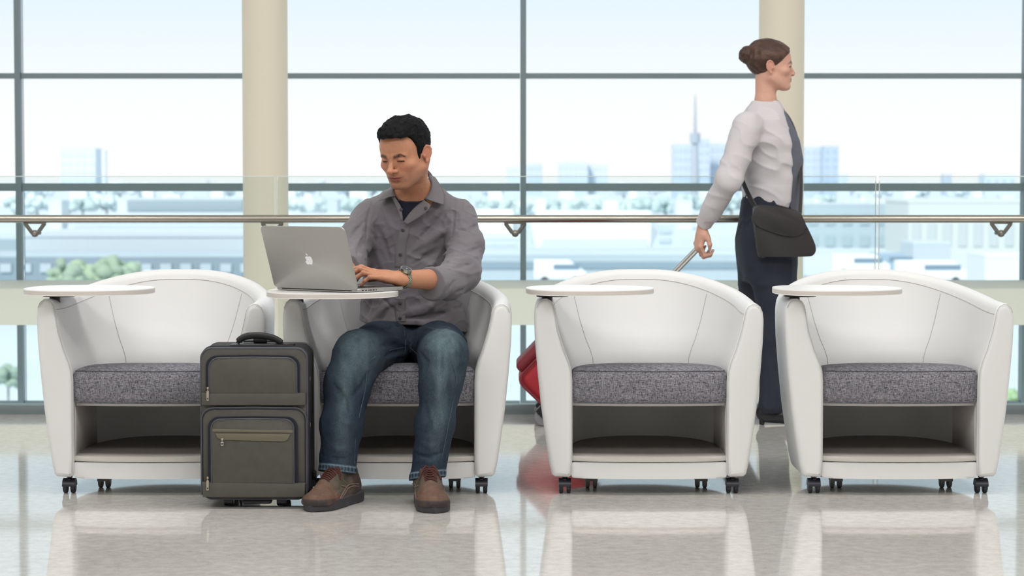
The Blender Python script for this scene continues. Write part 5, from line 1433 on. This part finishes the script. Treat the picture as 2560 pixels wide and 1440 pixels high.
def trousers(p):
    d = lw(p, pr_, 2.2)
    for L, s in ((NEARL, 1), (FARL, -1)):
        a, k, f = L
        d = smin(d, chain(p, [a, k, f + (.002, 0, .0)], [.100, .072, .058], .05), .04)
    d = smax(d, .042 - p[:, 2], .004)
    return (d - vnoise(p * V3(1, 1, .6), 14) * .005 - ridged(p, 15, (1, 1, .6)) * .005) * .8
under(sdf_mesh('trousers', trousers, (.72, 9.15, .05), (1.30, 9.70, 1.05), .0046, M['trouser'], None, None, 1), WOM)
# court shoes
M['wshoe'] = mat('black_shoe_leather', (26, 26, 32), .35)
def wshoe(ank, pitch, nm='shoe'):
    r_ = empty(nm, tuple(ank)); r_.rotation_euler = (0, math.radians(pitch), 0)
    f = lambda p: smin(smin(ell(p, (.105, 0, -.062), (.060, .036, .020)), ell(p, (.025, 0, -.045), (.075, .032, .032)), .02), ell(p, (-.028, 0, -.030), (.036, .030, .038)), .02)
    sdf_mesh('upper', f, (-.08, -.05, -.10), (.18, .05, .03), .004, M['wshoe'], r_, None, 1)
    bm = bmesh.new(); tube_bm(bm, [(-.035, 0, -.045), (-.040, 0, -.083)], [.018, .010], 12, up=Vector((0, 1, 0))); from_bm('heel', bm, M['wshoe'], r_)
    r_.parent = WOM; r_.matrix_parent_inverse = Matrix.Translation(-WOM.location)
a1 = NEARL[2] + np.array((.0, 0, 0)); a1[2] = .084; wshoe(a1, 0)
a2 = FARL[2] + np.array((0, 0, 0)); a2[2] = .125; wshoe(a2, 28)
# shoulder bag, worn on a strap: carried, so a thing of its own
bagr = empty('shoulder_bag', tuple(wp(1955, 580, -.20))); tag(bagr, 'black shoulder bag hanging at the walking woman\'s hip', 'bag')
o_ = wp(1955, 580, -.20)
bp_ = [wp(a, b, -.20) for a, b in ((1884, 528), (1900, 514), (1985, 526), (2004, 545), (2036, 612), (2032, 636), (2010, 641), (1915, 641), (1893, 632))]

poly = [(q[0] - o_[0], q[2] - o_[2]) for q in bp_]
def rnd_poly(pts, k=5): c = catmull([(x, y, 0) for x, y in pts], k, True); return [(q.x, q.y) for q in c]
prism('bag_body', rnd_poly(poly)[::-1], -.045, .030, M['bagleather'], bagr, .005, 2, FRT)
fl2 = [(x, z) for x, z in [(poly[0][0] - .002, poly[0][1]), (poly[1][0], poly[1][1] + .003), (poly[2][0], poly[2][1] + .003), (poly[3][0] + .002, poly[3][1]), (poly[3][0] + .012, poly[3][1] - .05), (.03, -.02), (poly[0][0], poly[0][1] - .055)]]
prism('bag_flap', rnd_poly(fl2)[::-1], .028, .038, M['bagleather'], bagr, .004, 2, FRT)
st = [wp(1898, 515, -.20), wp(1890, 440, -.178), wp(1895, 340, -.185), wp(1912, 288, -.12), wp(1935, 285, -.06), wp(1975, 345, -.09), wp(2000, 440, -.14), wp(2000, 538, -.20)]
st = [wp(1890, 520, -.20), wp(1868, 480, -.16), wp(1850, 430, -.10), wp(1842, 350, .0), wp(1862, 285, .09), wp(1915, 258, .11), wp(1966, 285, .07), wp(1996, 360, -.02), wp(2003, 450, -.10), wp(2000, 535, -.20)]
o2 = tube('strap', [Vector(q) - Vector(o_) for q in catmull(st, 6)], .010, M['bagleather'], bagr, 8, sx=.35, sy=1.2)
